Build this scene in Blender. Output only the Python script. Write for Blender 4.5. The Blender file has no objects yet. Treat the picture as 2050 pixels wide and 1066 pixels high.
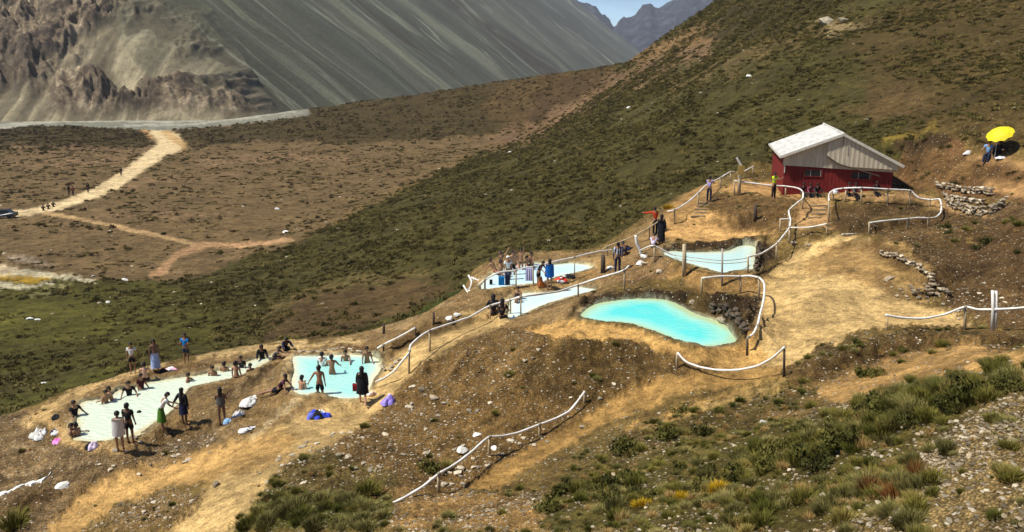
import bpy, bmesh, math, random
import numpy as np
from mathutils import Vector, Matrix
random.seed(7); RNG = np.random.default_rng(7)
SC = bpy.context.scene
COL = SC.collection

# ------------------------------------------------------------------ camera
F = 1700.0                       # focal length in photograph pixels (2050 wide)
PITCH = math.radians(13.66)
cam_d = bpy.data.cameras.new('camera'); cam = bpy.data.objects.new('camera', cam_d)
COL.objects.link(cam); SC.camera = cam
cam_d.sensor_width = 36.0; cam_d.lens = 36.0 * F / 2050.0
cam_d.clip_start = 0.1; cam_d.clip_end = 12000
cam.location = (0, 0, 0); cam.rotation_euler = (math.radians(90) - PITCH, 0, 0)

# ------------------------------------------------------------------ light
SUN_EL = math.radians(57); SUN_AZ = math.radians(-104)    # azimuth from +Y, clockwise
sun_dir = Vector((math.sin(SUN_AZ) * math.cos(SUN_EL), math.cos(SUN_AZ) * math.cos(SUN_EL), math.sin(SUN_EL)))
ld = bpy.data.lights.new('sun', 'SUN'); lo = bpy.data.objects.new('sun', ld); COL.objects.link(lo)
ld.energy = 4.0; ld.angle = math.radians(3.0); ld.color = (1.0, 0.965, 0.885)
lo.rotation_euler = sun_dir.to_track_quat('Z', 'Y').to_euler()
lo.location = (-60, -30, 80)
W = bpy.data.worlds.new('World'); SC.world = W; W.use_nodes = True
nt = W.node_tree; nt.nodes.clear()
sky = nt.nodes.new('ShaderNodeTexSky'); sky.sky_type = 'NISHITA'; sky.sun_disc = False
sky.sun_elevation = SUN_EL; sky.sun_rotation = SUN_AZ
sky.altitude = 2500; sky.air_density = 1.0; sky.dust_density = 0.6
bg = nt.nodes.new('ShaderNodeBackground'); bg.inputs[1].default_value = 0.115
wo = nt.nodes.new('ShaderNodeOutputWorld')
tn = nt.nodes.new('ShaderNodeVectorMath'); tn.operation = 'MULTIPLY'; tn.inputs[1].default_value = (0.62, 0.70, 0.82)
nt.links.new(sky.outputs[0], tn.inputs[0])
wtc = nt.nodes.new('ShaderNodeTexCoord'); wno = nt.nodes.new('ShaderNodeTexNoise'); wno.inputs['Scale'].default_value = 5.0; wno.inputs['Detail'].default_value = 6.0
wmp = nt.nodes.new('ShaderNodeMapping'); wmp.inputs['Scale'].default_value = (1, 1, 3.2); nt.links.new(wtc.outputs['Generated'], wmp.inputs[0]); nt.links.new(wmp.outputs[0], wno.inputs[0])
wmr = nt.nodes.new('ShaderNodeMapRange'); wmr.inputs[1].default_value = .38; wmr.inputs[2].default_value = .62; wmr.inputs[3].default_value = .62; wmr.inputs[4].default_value = 1.05; nt.links.new(wno.outputs[0], wmr.inputs[0])
tn2 = nt.nodes.new('ShaderNodeVectorMath'); tn2.operation = 'MULTIPLY'; nt.links.new(tn.outputs[0], tn2.inputs[0]); nt.links.new(wmr.outputs[0], tn2.inputs[1])
nt.links.new(tn2.outputs[0], bg.inputs[0]); nt.links.new(bg.outputs[0], wo.inputs[0])
SC.view_settings.view_transform = 'Standard'; SC.view_settings.look = 'None'
SC.view_settings.exposure = 0.66; SC.view_settings.gamma = 1.0
SC.view_settings.use_curve_mapping = False

# ------------------------------------------------------------------ survey helpers
CP, SP = math.cos(PITCH), math.sin(PITCH)
def ray(px, py):
    a = (px - 1025.0) / F; b = (533.0 - py) / F
    return np.array([a, CP + b * SP, -SP + b * CP])
def P(px, py, Y):                # the point of the place sighted at (px, py) and Y metres ahead
    d = ray(px, py); return d * (Y / d[1])
def PL(px, py, z):               # sighted point on the level z
    d = ray(px, py); return d * (z / d[2])
def proj(X, Y, Z):
    dep = Y * CP - Z * SP
    return 1025 + F * X / dep, 533 - F * (Y * SP + Z * CP) / dep

def vnoise(x, y, seed=0):
    xi = np.floor(x).astype(np.int64); yi = np.floor(y).astype(np.int64)
    xf = x - xi; yf = y - yi
    u = xf * xf * xf * (xf * (xf * 6 - 15) + 10); v = yf * yf * yf * (yf * (yf * 6 - 15) + 10)
    def h(a, b):
        n = (a * 374761393 + b * 668265263 + seed * 1442695041) & 0x7fffffff
        n = ((n ^ (n >> 13)) * 1274126177) & 0x7fffffff
        n = n ^ (n >> 16)
        return (n & 0xffff) / 32767.5 - 1.0
    return (h(xi, yi) * (1 - u) + h(xi + 1, yi) * u) * (1 - v) + (h(xi, yi + 1) * (1 - u) + h(xi + 1, yi + 1) * u) * v
def fbm(x, y, seed=0, oct=4, gain=0.5):
    s = np.zeros_like(x, dtype=float); a = 1.0; t = 0
    for o in range(oct):
        c, sn = math.cos(o * 1.3), math.sin(o * 1.3)
        s += a * vnoise((x * c - y * sn) * 2 ** o + 17.3 * o, (x * sn + y * c) * 2 ** o - 9.1 * o, seed + o)
        t += a; a *= gain
    return s / t
def sstep(a, b, x):
    t = np.clip((x - a) / (b - a), 0, 1); return t * t * (3 - 2 * t)
def inpoly(X, Y, poly):
    X = np.asarray(X, float); Y = np.asarray(Y, float)
    r = np.zeros(X.shape, bool); n = len(poly)
    for i in range(n):
        x0, y0 = poly[i][:2]; x1, y1 = poly[(i + 1) % n][:2]
        if y0 == y1: continue
        c = ((y0 > Y) != (y1 > Y)) & (X < (x1 - x0) * (Y - y0) / (y1 - y0) + x0)
        r ^= c
    return r
def segdist(X, Y, pts, closed=False):
    X = np.asarray(X, float); Y = np.asarray(Y, float)
    d = np.full(X.shape, 1e18); n = len(pts)
    for i in range(n if closed else n - 1):
        ax, ay = pts[i][:2]; bx, by = pts[(i + 1) % n][:2]
        dx, dy = bx - ax, by - ay; L = dx * dx + dy * dy + 1e-12
        t = np.clip(((X - ax) * dx + (Y - ay) * dy) / L, 0, 1)
        d = np.minimum(d, (X - ax - t * dx) ** 2 + (Y - ay - t * dy) ** 2)
    return np.sqrt(d)
def catmull(pts, k=6, closed=False):
    pts = [np.array(p, float) for p in pts]; n = len(pts); out = []
    for i in range(n if closed else n - 1):
        p0 = pts[(i - 1) % n] if (closed or i > 0) else pts[0]
        p1 = pts[i]; p2 = pts[(i + 1) % n]
        p3 = pts[(i + 2) % n] if (closed or i + 2 < n) else pts[-1]
        for j in range(k):
            t = j / k
            out.append(0.5 * ((2 * p1) + (-p0 + p2) * t + (2 * p0 - 5 * p1 + 4 * p2 - p3) * t * t + (-p0 + 3 * p1 - 3 * p2 + p3) * t ** 3))
    if not closed: out.append(pts[-1])
    return out

def tag(o, label=None, cat=None, group=None, kind=None):
    if label: o['label'] = label
    if cat: o['category'] = cat
    if group: o['group'] = group
    if kind: o['kind'] = kind
    return o
def empty(name, loc, label, cat, group=None, rz=0.0):
    o = bpy.data.objects.new(name, None); COL.objects.link(o)
    o.empty_display_size = 0.3
    o.location = tuple(loc); o.rotation_euler = (0, 0, rz)
    return tag(o, label, cat, group)
def mesh_obj(name, verts, faces, mat, parent=None, smooth=False):
    me = bpy.data.meshes.new(name); me.from_pydata([tuple(map(float, v)) for v in verts], [], faces); me.update()
    if smooth: me.polygons.foreach_set('use_smooth', [True] * len(me.polygons))
    if mat: me.materials.append(mat)
    o = bpy.data.objects.new(name, me); COL.objects.link(o)
    if parent: o.parent = parent
    return o
def np_mesh(name, V, Fq, mat, smooth=True):
    me = bpy.data.meshes.new(name); n = len(V); m, k = Fq.shape
    me.vertices.add(n); me.vertices.foreach_set('co', np.ascontiguousarray(V, dtype=np.float32).ravel())
    me.loops.add(m * k); me.loops.foreach_set('vertex_index', np.ascontiguousarray(Fq, dtype=np.int32).ravel())
    me.polygons.add(m); me.polygons.foreach_set('loop_start', np.arange(0, m * k, k, dtype=np.int32))
    try: me.polygons.foreach_set('loop_total', np.full(m, k, dtype=np.int32))
    except Exception: pass
    me.update(calc_edges=True)
    if smooth: me.polygons.foreach_set('use_smooth', np.ones(m, dtype=bool))
    me.materials.append(mat)
    o = bpy.data.objects.new(name, me); COL.objects.link(o); return o
class MB:
    def __init__(s): s.v = []; s.f = []
    def add(s, vs, fs):
        b = len(s.v); s.v += [tuple(map(float, v)) for v in vs]; s.f += [tuple(i + b for i in f) for f in fs]; return s
    def box(s, c, size, rot=None):
        c = Vector(c); h = [x / 2 for x in size]; vs = []
        for sx in (-1, 1):
            for sy in (-1, 1):
                for sz in (-1, 1):
                    v = Vector((sx * h[0], sy * h[1], sz * h[2]))
                    if rot: v = rot @ v
                    vs.append(c + v)
        return s.add(vs, [(0, 1, 3, 2), (4, 6, 7, 5), (0, 4, 5, 1), (2, 3, 7, 6), (0, 2, 6, 4), (1, 5, 7, 3)])
    def tube(s, pts, r, n=7, cap=True):
        pts = [Vector(tuple(map(float, p))) for p in pts]; m = len(pts)
        rs = r if isinstance(r, (list, tuple)) else [r] * m
        vs = []; up = Vector((0, 0, 1))
        for i, p in enumerate(pts):
            t = (pts[min(i + 1, m - 1)] - pts[max(i - 1, 0)]).normalized()
            a = t.cross(up)
            if a.length < 0.1: a = t.cross(Vector((1, 0, 0)))
            a.normalize(); b = t.cross(a)
            for j in range(n):
                an = 2 * math.pi * j / n
                vs.append(p + (a * math.cos(an) + b * math.sin(an)) * rs[i])
        fs = [(i * n + j, i * n + (j + 1) % n, (i + 1) * n + (j + 1) % n, (i + 1) * n + j) for i in range(m - 1) for j in range(n)]
        if cap: fs += [tuple(range(n - 1, -1, -1)), tuple((m - 1) * n + j for j in range(n))]
        return s.add(vs, fs)
    def build(s, name, mat, parent=None, smooth=False): return mesh_obj(name, s.v, s.f, mat, parent, smooth)

# ------------------------------------------------------------------ materials
def new_mat(name):
    m = bpy.data.materials.new(name); m.use_nodes = True
    n = m.node_tree; b = n.nodes['Principled BSDF']; b.inputs['Roughness'].default_value = 0.9
    b.inputs['Specular IOR Level'].default_value = 0.25
    return m, n, b
def node(n, t, **kw):
    x = n.nodes.new(t)
    for k, v in kw.items():
        if k.startswith('i_'): x.inputs[k[2:].replace('_', ' ')].default_value = v
        else: setattr(x, k, v)
    return x
def simple(name, col, rough=0.85, var=0.25, scale=3.0, bump=0.15, metal=0.0, spec=0.25, rnd=0.0, stretch=None):
    m, n, b = new_mat(name); L = n.links
    tc = node(n, 'ShaderNodeTexCoord')
    no = node(n, 'ShaderNodeTexNoise', i_Scale=scale, i_Detail=5.0, i_Roughness=0.65)
    if stretch:
        mp = node(n, 'ShaderNodeMapping'); mp.inputs['Scale'].default_value = stretch
        L.new(tc.outputs['Object'], mp.inputs[0]); L.new(mp.outputs[0], no.inputs[0])
    else: L.new(tc.outputs['Object'], no.inputs[0])
    rp = node(n, 'ShaderNodeValToRGB')
    c = np.array(col[:3])
    rp.color_ramp.elements[0].position = 0.3; rp.color_ramp.elements[1].position = 0.7
    rp.color_ramp.elements[0].color = (*np.clip(c * (1 - var), 0, 1), 1)
    rp.color_ramp.elements[1].color = (*np.clip(c * (1 + var), 0, 1), 1)
    L.new(no.outputs[0], rp.inputs[0]); out = rp.outputs[0]
    if rnd:
        oi = node(n, 'ShaderNodeObjectInfo'); mr = node(n, 'ShaderNodeMapRange')
        mr.inputs['To Min'].default_value = 1 - rnd; mr.inputs['To Max'].default_value = 1 + rnd
        L.new(oi.outputs['Random'], mr.inputs[0])
        mx = node(n, 'ShaderNodeVectorMath', operation='MULTIPLY')
        L.new(out, mx.inputs[0]); L.new(mr.outputs[0], mx.inputs[1]); out = mx.outputs[0]
    L.new(out, b.inputs['Base Color'])
    b.inputs['Roughness'].default_value = rough; b.inputs['Metallic'].default_value = metal
    b.inputs['Specular IOR Level'].default_value = spec
    if bump:
        bp = node(n, 'ShaderNodeBump', i_Strength=bump, i_Distance=0.05)
        L.new(no.outputs[0], bp.inputs['Height']); L.new(bp.outputs[0], b.inputs['Normal'])
    return m
# ------------------------------------------------------------------ ground survey
# hot pools: waterline sighted in the photograph, level below the eye, bank blend
POOLS = {
 'turquoise': dict(z=-11.3, bank=1.2, pts=[(1163,634),(1172,620),(1195,608),(1225,603),(1262,599),(1300,598),(1335,601),(1362,612),(1392,628),(1430,641),(1452,652),(1466,668),(1474,685),(1452,692),(1420,697),(1385,696),(1355,688),(1325,677),(1300,664),(1270,653),(1235,648),(1195,644)]),
 'upper': dict(z=-10.5, bank=1.2, pts=[(1327,508),(1345,503),(1380,506),(1420,505),(1455,503),(1478,493),(1500,492),(1514,497),(1512,520),(1505,545),(1470,546),(1445,548),(1410,538),(1375,528),(1345,518)]),
 'middle': dict(z=-12.35, bank=0.8, pts=[(1018,640),(1019,606),(1030,595),(1045,588),(1080,586),(1105,587),(1128,581),(1150,574),(1172,577),(1192,581),(1165,590),(1135,598),(1108,606),(1085,614),(1062,624),(1040,634)]),
 'fenced': dict(z=-12.1, bank=0.8, pts=[(962,580),(975,556),(1000,540),(1040,530),(1075,527),(1110,530),(1140,527),(1175,531),(1185,538),(1150,548),(1120,554),(1098,562),(1078,568),(1040,572),(1000,577)]),
 'terrace': dict(z=-14.1, bank=0.9, pts=[(583,760),(588,742),(584,722),(592,713),(625,714),(660,712),(700,711),(738,712),(758,720),(762,742),(750,758),(742,775),(735,790),(715,800),(690,801),(665,797),(640,788),(610,792),(588,786)]),
 'long': dict(z=-15.1, bank=0.9, pts=[(145,882),(150,860),(153,835),(157,812),(165,805),(185,802),(215,797),(235,782),(262,779),(290,768),(320,762),(355,757),(395,752),(425,745),(455,738),(485,728),(515,718),(550,713),(535,727),(505,744),(470,757),(440,763),(400,772),(378,780),(360,806),(335,832),(305,850),(280,868),(245,878),(200,886),(170,886)]),
}
for k, p in POOLS.items():
    w = [PL(x, y, p['z'])[:2] for x, y in p['pts']]
    p['xy'] = catmull(w, 4, True)

A_PTS = [ # px, py, metres ahead : near hillside, mounds and terraces
 (2050,1066,9.5),(1880,1066,10.5),(1700,1066,11.8),(1500,1066,13.5),(1350,1066,15),(1150,1066,17.5),(1000,1066,19),(850,1066,20.5),(700,1066,21.5),(560,1066,22.5),(400,1066,24),(250,1066,25.5),(100,1066,26.5),(-60,1066,27.5),
 (2100,1300,6.5),(1500,1300,9),(900,1300,14.5),(300,1300,19),(-100,1300,21),
 (2050,900,12),(2050,800,13.6),(2055,742,15),(1930,765,16),(1800,806,17),(1700,840,18),(1600,872,19),(1500,890,20.2),(1400,915,21.5),(1280,930,23),(1150,960,23.3),(1100,1000,22),(1750,950,14.2),(1550,980,15.6),(1350,1000,18),
 (2050,716,24.5),(1950,712,25),(1880,735,24.5),(1800,765,24.5),(1700,795,24.5),(1600,815,25),(1500,845,25),(1400,862,25.5),(1300,870,26),(1200,900,26),
 (2120,712,24.5),(2120,662,29.5),(2050,660,30),(1990,662,30),(1930,659,31),(1800,680,30),(1700,710,29.5),(1570,752,28.8),(1480,775,28.8),(1400,790,28.8),(1300,830,28.3),(1180,862,28.2),
 (770,1014,23),(860,965,25),(880,975,25),(980,912,27.2),(1080,868,28.6),(1170,800,30.4),(950,985,24.5),(1060,930,26.3),
 (1170,760,31.5),(1230,735,32.3),(1330,745,31.5),(1380,735,31.3),(1495,710,32),(1560,700,31.8),
 (1100,690,34.2),(1040,690,35.5),(1200,690,34),(1150,655,36.2),(1120,625,38.5),(1200,595,41.2),(1280,585,41.8),(1400,592,40.2),(1500,600,39),(1520,650,36),(1600,600,36.5),(1700,640,33.5),(1600,700,31.2),
 (1000,740,33.6),(950,700,36.2),(900,760,33),(850,850,29.8),(760,900,27.8),(700,950,26),(640,1000,24.4),
 (870,690,38),(940,650,40),(1000,645,39.9),(840,735,36),(760,790,34),(640,855,31.4),(560,890,30),(500,935,28),(440,1000,25.8),
 (700,820,33.6),(820,800,33),(550,820,34),(480,830,33.8),(420,860,33),(350,880,32.5),(500,780,36.5),(560,740,39.5),(450,850,33.3),
 (300,930,31),(200,1000,28.8),(100,930,31.6),(0,1000,29),(0,900,33),(-80,920,32),(60,870,34),(20,850,35.5),(120,890,33.2),(230,900,32.7),
 (110,815,37.3),(150,790,38.6),(230,765,40),(330,735,42),(450,710,43.5),(560,692,44.5),(650,690,43.5),(760,665,45),(860,630,46),(800,660,43),(780,700,40),
 (940,595,47),(950,560,50),(1010,518,52.5),(1100,515,52),(1200,508,51.5),(1260,480,53),(1240,545,46),(1300,540,45),(1200,550,46.5),(1000,590,45.2),(1100,580,45),(1160,566,46.3),(1250,575,43),(1370,555,42.2),(1450,560,41.6),(1330,530,44.4),
 (1310,490,49),(1400,480,50),(1500,478,50.5),(1560,520,46),(1530,560,42),(1640,530,42.5),(1620,470,47.5),(1720,470,47),(1740,450,48.5),
 (1340,445,53),(1420,440,53),(1360,420,55),(1480,405,55.5),(1420,402,57),(1440,380,59),(1510,382,57),(1550,388,55.2),(1480,370,60),(1510,345,64),(1600,400,53.4),(1610,440,51),(1570,450,50.5),(1660,405,53.5),(1660,440,51),(1800,405,52.5),(1750,440,50),(1880,430,50),(1870,445,49.5),
 (1570,385,55.6),(1700,388,53.8),(1790,380,53.6),
 (1700,515,43),(1750,510,43),(1760,560,39),(1820,600,36),(1830,560,38),(1900,630,33),(1850,510,41),(1850,470,45),(1950,470,42.5),(1950,520,39.5),(1950,580,36),(2050,430,42),(2050,500,38),(2050,580,34.5),(2120,500,36),(2120,600,33),
 (1930,430,48.5),(1990,420,47.5),(2050,390,47),(1870,380,54),(1950,370,52.5),(2050,350,50),(1990,312,53),(1940,310,55),(2050,320,51.5),
]
B_PTS = [ # valley side and long green slope behind
 (-60,820,46),(100,780,50),(300,722,54),(420,695,56),(560,672,58),(680,650,59),(760,632,60),(900,585,62),(1000,530,64),(1150,480,66),(1270,440,67),(1400,372,71),(1540,326,70),(1650,270,74),(1810,322,57),(1880,300,60),(1860,340,57),
 (0,740,58),(200,690,64),(0,650,76),(150,620,82),(300,580,92),(250,640,74),(400,600,80),(550,600,74),(700,560,78),(500,540,95),(650,490,104),(700,430,132),(800,500,85),(900,430,96),(850,370,150),(1000,350,140),
 (1000,292,215),(1100,250,218),(1180,200,225),(1240,150,230),(1300,100,232),(1360,60,232),(1420,20,232),(1500,-30,225),
 (1100,330,120),(1200,290,120),(1100,420,85),(1250,360,88),(1300,230,130),(1400,150,150),(1400,260,95),(1500,200,100),(1500,100,135),(1600,50,135),(1600,150,100),(1700,180,88),(1800,60,105),(1850,150,82),(1950,220,66),(1900,260,64),(2000,100,82),(2050,0,95),(2050,200,66),(2050,270,57),(2150,200,62),(2150,-80,100),(1800,240,72),(1750,-60,140),
 (-120,660,80),
]
def tps_fit(pts):
    s = []; t = []
    for p in pts:
        if len(p) == 4: X, Y, Z = p[:3]
        else: X, Y, Z = P(*p)
        s.append((X / Y, math.log(Y))); t.append(Z / Y)
    s = np.array(s); t = np.array(t); n = len(s)
    d = np.hypot(s[:, None, 0] - s[None, :, 0], s[:, None, 1] - s[None, :, 1])
    K = np.where(d > 0, d * d * np.log(d + 1e-12), 0) + np.eye(n) * 2e-4
    A = np.zeros((n + 3, n + 3)); A[:n, :n] = K; A[:n, n] = 1; A[:n, n + 1:] = s; A[n, :n] = 1; A[n + 1:, :n] = s.T
    w = np.linalg.solve(A, np.concatenate([t, np.zeros(3)])); return s, w
def tps_eval(fit, X, Y):
    s, w = fit; sx = X / Y; sy = np.log(Y); n = len(s)
    out = w[n] + w[n + 1] * sx + w[n + 2] * sy
    for i in range(n):
        d2 = (sx - s[i, 0]) ** 2 + (sy - s[i, 1]) ** 2 + 1e-14
        out += w[i] * 0.5 * d2 * np.log(d2)
    return out * Y
a_pts = list(A_PTS)
for k, p in POOLS.items():
    for q in p['xy'][::8]: a_pts.append((q[0], q[1], p['z'] + 0.06, 1))
FA = tps_fit(a_pts); FB = tps_fit(B_PTS)
FLOOR = -25.0
# outer rim of the terraces
RIM = [P(*q) for q in [(-260,900,34),(-60,860,36),(60,822,38.3),(150,783,40),(250,752,41.5),(330,730,43),(450,706,45),(560,688,46),(650,682,45.5),(760,655,46.5),(860,622,47.5),(930,590,49),(945,552,52),(1010,512,54),(1100,510,53.5),(1200,502,53),(1270,470,55.5),(1330,420,58),(1400,375,62),(1510,335,67),(1560,322,66),(1640,330,66),(1740,340,62),(1850,330,60),(1900,290,60),(2000,285,57),(2100,300,53),(2600,280,53)]]
RIMPOLY = [q[:2] for q in RIM] + [np.array((60.0, 0.0)), np.array((60.0, -20.0)), np.array((-60.0, -20.0)), np.array((-60.0, 20.0))]
CR_S = np.array([(x - 1025) / F for x in (-400, 200, 400, 500, 600, 850, 1000, 1100, 1240, 1330, 1500, 2100)])
CR_Y = np.array([330, 330, 335, 335, 340, 345, 340, 330, 320, 320, 320, 320.])
CR_Z = np.array([P(x, y, d)[2] for x, y, d in ((-400,262,330),(200,262,330),(400,255,335),(500,236,335),(600,221,340),(850,187,345),(1000,164,340),(1100,149,330),(1240,128,320),(1330,90,320),(1500,60,320),(2100,60,320))])
CB_Y = np.array([322, 322, 300, 275, 255, 250, 240, 235, 232, 232, 232, 232.])
RB_S = np.array([(x - 1025) / F for x in (-400, 900, 1000, 1240, 1450, 1800, 2200)])
RB_Y = np.array([150., 205, 222, 238, 240, 215, 170])
PA = P(1575, 393, 56.3); PB = P(1792, 383, 54.8); PAD = [(17.3, 55.7), (25.4, 54.0), (27.2, 63.0), (19.4, 65.0)]
def wiggle(X, Y):
    return 0.5 * fbm(X / 5.0, Y / 5.0, 3, 3)
def height(X, Y, detail=True):
    X = np.asarray(X, float); Y = np.asarray(Y, float); Ys = np.maximum(Y, 4.0); s = X / Ys
    A = tps_eval(FA, X, Ys); B = tps_eval(FB, X, Ys)
    A = np.where(Y > 130, -60, A)
    rb = np.interp(s, RB_S, RB_Y)
    B = B - 0.55 * np.maximum(0, Ys - rb)
    B = np.where(Y < 30, A, B)
    # soft maximum of the hillside and the flat valley floor
    fl = FLOOR + 0.5 * fbm(X / 40, Y / 40, 11, 3) + np.where(Ys > 318, -1.3 * sstep(318, 332, Ys) * sstep(-0.28, -0.36, s), 0)
    cz = np.interp(s, CR_S, CR_Z); cy = np.interp(s, CR_S, CR_Y); cb = np.interp(s, CR_S, CB_Y)
    t = np.clip((Ys - cb) / (cy - cb), 0, 1)
    C = FLOOR + (cz - FLOOR) * (t ** 1.25) - 0.45 * np.maximum(0, Ys - cy) - 2.0 * (t <= 0)
    k = 1.2
    m = np.maximum(B, fl); d = np.abs(B - fl); m = m + k * np.maximum(0, 1 - d / (2 * k)) ** 2 * 0.5
    m = np.maximum(m, C)
    m = np.maximum(m, FLOOR - 3.0 * sstep(330, 420, Ys))
    ins = inpoly(X, Y, RIMPOLY); dr = segdist(X, Y, [q[:2] for q in RIM])
    dr = np.where(ins, 0, dr); wd = sstep(0, 3.5, dr)
    drop = 0.8 * dr * sstep(0, 1.5, dr)
    Z = A * (1 - wd) + np.maximum(A - drop, m) * wd
    if detail:
        near = 1 - sstep(60, 160, Ys)
        Z = Z + 0.10 * fbm(X / 2.2, Y / 2.2, 21, 4) * near * sstep(0, 1, Ys - 5)
        Z = Z + np.where(ins, 0, 1) * (0.35 * fbm(X / 6, Y / 6, 31, 4)) * sstep(1, 6, dr) * (1 - sstep(240, 330, Ys)) * sstep(0.2, 2.0, m - fl + 0.0)
        Z = Z + 0.9 * fbm(X / 28, Y / 28, 41, 4) * sstep(0, 8, C - fl) * (C > B)
    # level pad dug for the cabin
    w_ = (1 - sstep(0.2, 2.4, np.where(inpoly(X, Y, PAD), 0, segdist(X, Y, PAD, True)))) * (Y < 75)
    zp = np.interp(X, [PA[0], PB[0]], [PA[2], PB[2]]); Z = Z * (1 - w_) + np.minimum(Z, zp) * w_
    for kk, p in POOLS.items():
        xy = p['xy']; cx = np.mean([q[0] for q in xy]); cyy = np.mean([q[1] for q in xy])
        nb = (np.abs(X - cx) < 16) & (np.abs(Y - cyy) < 16)
        if not nb.any(): continue
        xx = X[nb]; yy = Y[nb]
        dd = segdist(xx, yy, xy, True); io = inpoly(xx, yy, xy)
        zb = Z[nb]
        lip = p['z'] + 0.05 + 0.06 * np.abs(vnoise(xx * 2.1, yy * 2.1, 5)) + 0.05 * dd
        w = sstep(0.0, p['bank'], dd)
        zo = lip * (1 - w) + zb * w; zo = np.where(dd < 0.35, np.maximum(zo, p['z'] + 0.03), zo)
        zi = p['z'] + 0.05 - 0.75 * sstep(0, 0.5, dd) - 0.12 * sstep(0, 0.06, dd)
        Z[nb] = np.where(io, zi, zo)
    return Z
def hz(x, y): return float(height(np.array([x]), np.array([y]))[0])
def ground_at(px, py, guess):
    """walk the sight line until it meets the ground, starting near the surveyed distance"""
    d = ray(px, py); Ys = np.linspace(guess * 0.8, guess * 1.25, 120)
    X = d[0] / d[1] * Ys; Zr = d[2] / d[1] * Ys; Zg = height(X, Ys)
    i = np.where((Zr[:-1] > Zg[:-1]) & (Zr[1:] <= Zg[1:]))[0]
    if len(i) == 0: j = int(np.argmin(np.abs(Zr - Zg)))
    else: j = i[np.argmin(np.abs(Ys[i] - guess))]
    return Vector((X[j], Ys[j], Zg[j]))

# ------------------------------------------------------------------ ground mesh
def rows():
    y = 4.0; out = []
    while y < 480:
        out.append(y)
        if y < 10: k = 0.012
        elif y < 24: k = 0.0062
        elif y < 62: k = 0.0036
        elif y < 120: k = 0.0046
        else: k = 0.0050
        y *= 1 + k * RES
    return np.array(out)
RES = 1.0
sx = np.concatenate([np.linspace(-1.5, -0.70, 24)[:-1], np.linspace(-0.70, 0.70, int(780 / RES)), np.linspace(0.70, 1.5, 24)[1:]])
yr = rows()
GS, GY = np.meshgrid(sx, yr); GX = GS * GY
GZ = height(GX, GY)
gw = len(sx); gh = len(yr)
idx = np.arange(gw * gh).reshape(gh, gw)
quads = np.stack([idx[:-1, :-1], idx[:-1, 1:], idx[1:, 1:], idx[1:, :-1]], -1).reshape(-1, 4)
print('ground verts', gw * gh)
# ------------------------------------------------------------------ what grows and lies where (albedo, stones, cover)
def lin(r, g, b):
    c = np.array([r, g, b]) / 255.0
    return np.where(c < 0.04045, c / 12.92, ((c + 0.055) / 1.055) ** 2.4)
VX = GX.ravel(); VY = GY.ravel(); VZ = GZ.ravel()
PXv, PYv = proj(VX, VY, VZ)
insA = inpoly(VX, VY, RIMPOLY)
farv = VY > 238
wx = 9 * vnoise(PXv / 2.3, PYv / 2.1, 91) + 5 * vnoise(PXv / 9, PYv / 9, 1) + 9 * vnoise(PXv / 30, PYv / 22, 2)
wy = 5 * vnoise(PXv / 2.3, PYv / 1.9, 93) + 3 * vnoise(PXv / 9, PYv / 7, 3) + 5 * vnoise(PXv / 30, PYv / 22, 4)
SANDC = lin(202, 167, 108) * 0.86; EARTH = lin(134, 109, 60) * 0.66; DKEARTH = lin(98, 76, 42) * 0.8
colr = np.zeros((len(VX), 3)); stony = np.zeros(len(VX)); tuss = np.zeros(len(VX)); grass = np.zeros(len(VX)); rocks = np.zeros(len(VX))
colr[:] = EARTH
OWN = {'A': insA, 'B': ~insA, 'F': farv & ~insA, 'all': np.ones(len(VX), bool)}
def paint(poly, col=None, own='A', st=None, tu=None, gr=None, ro=None, warp=1.0, a=1.0):
    xs = [p[0] for p in poly]; ys = [p[1] for p in poly]
    m = OWN[own] & (PXv > min(xs) - 30) & (PXv < max(xs) + 30) & (PYv > min(ys) - 30) & (PYv < max(ys) + 30)
    i = np.where(m)[0]
    k = inpoly(PXv[i] + wx[i] * warp, PYv[i] + wy[i] * warp, poly); i = i[k]
    if col is not None: colr[i] = colr[i] * (1 - a) + np.array(col) * a
    if st is not None: stony[i] = st
    if tu is not None: tuss[i] = tu
    if gr is not None: grass[i] = gr
    if ro is not None: rocks[i] = ro
def stroke(pts, w0, w1=None, col=None, own='A', a=1.0, warp=0.35, k=5, clear=True):
    w1 = w0 if w1 is None else w1
    c = catmull([(p[0], p[1]) for p in pts], k); n = len(c)
    xs = [p[0] for p in c]; ys = [p[1] for p in c]; w = max(w0, w1)
    i = np.where(OWN[own] & (PXv > min(xs) - w - 12) & (PXv < max(xs) + w + 12) & (PYv > min(ys) - w - 12) & (PYv < max(ys) + w + 12))[0]
    x = PXv[i] + wx[i] * warp; y = PYv[i] + wy[i] * warp; al = np.zeros(len(i))
    for j in range(n - 1):
        ww = w0 + (w1 - w0) * j / (n - 1)
        d = segdist(x, y, c[j:j + 2]); al = np.maximum(al, 1 - sstep(ww * 0.4, ww * 0.62, d))
    al *= a
    colr[i] = colr[i] * (1 - al[:, None]) + np.array(col) * al[:, None]
    if clear:
        for arr in (stony, tuss, grass, rocks): arr[i] *= (1 - al)

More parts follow.
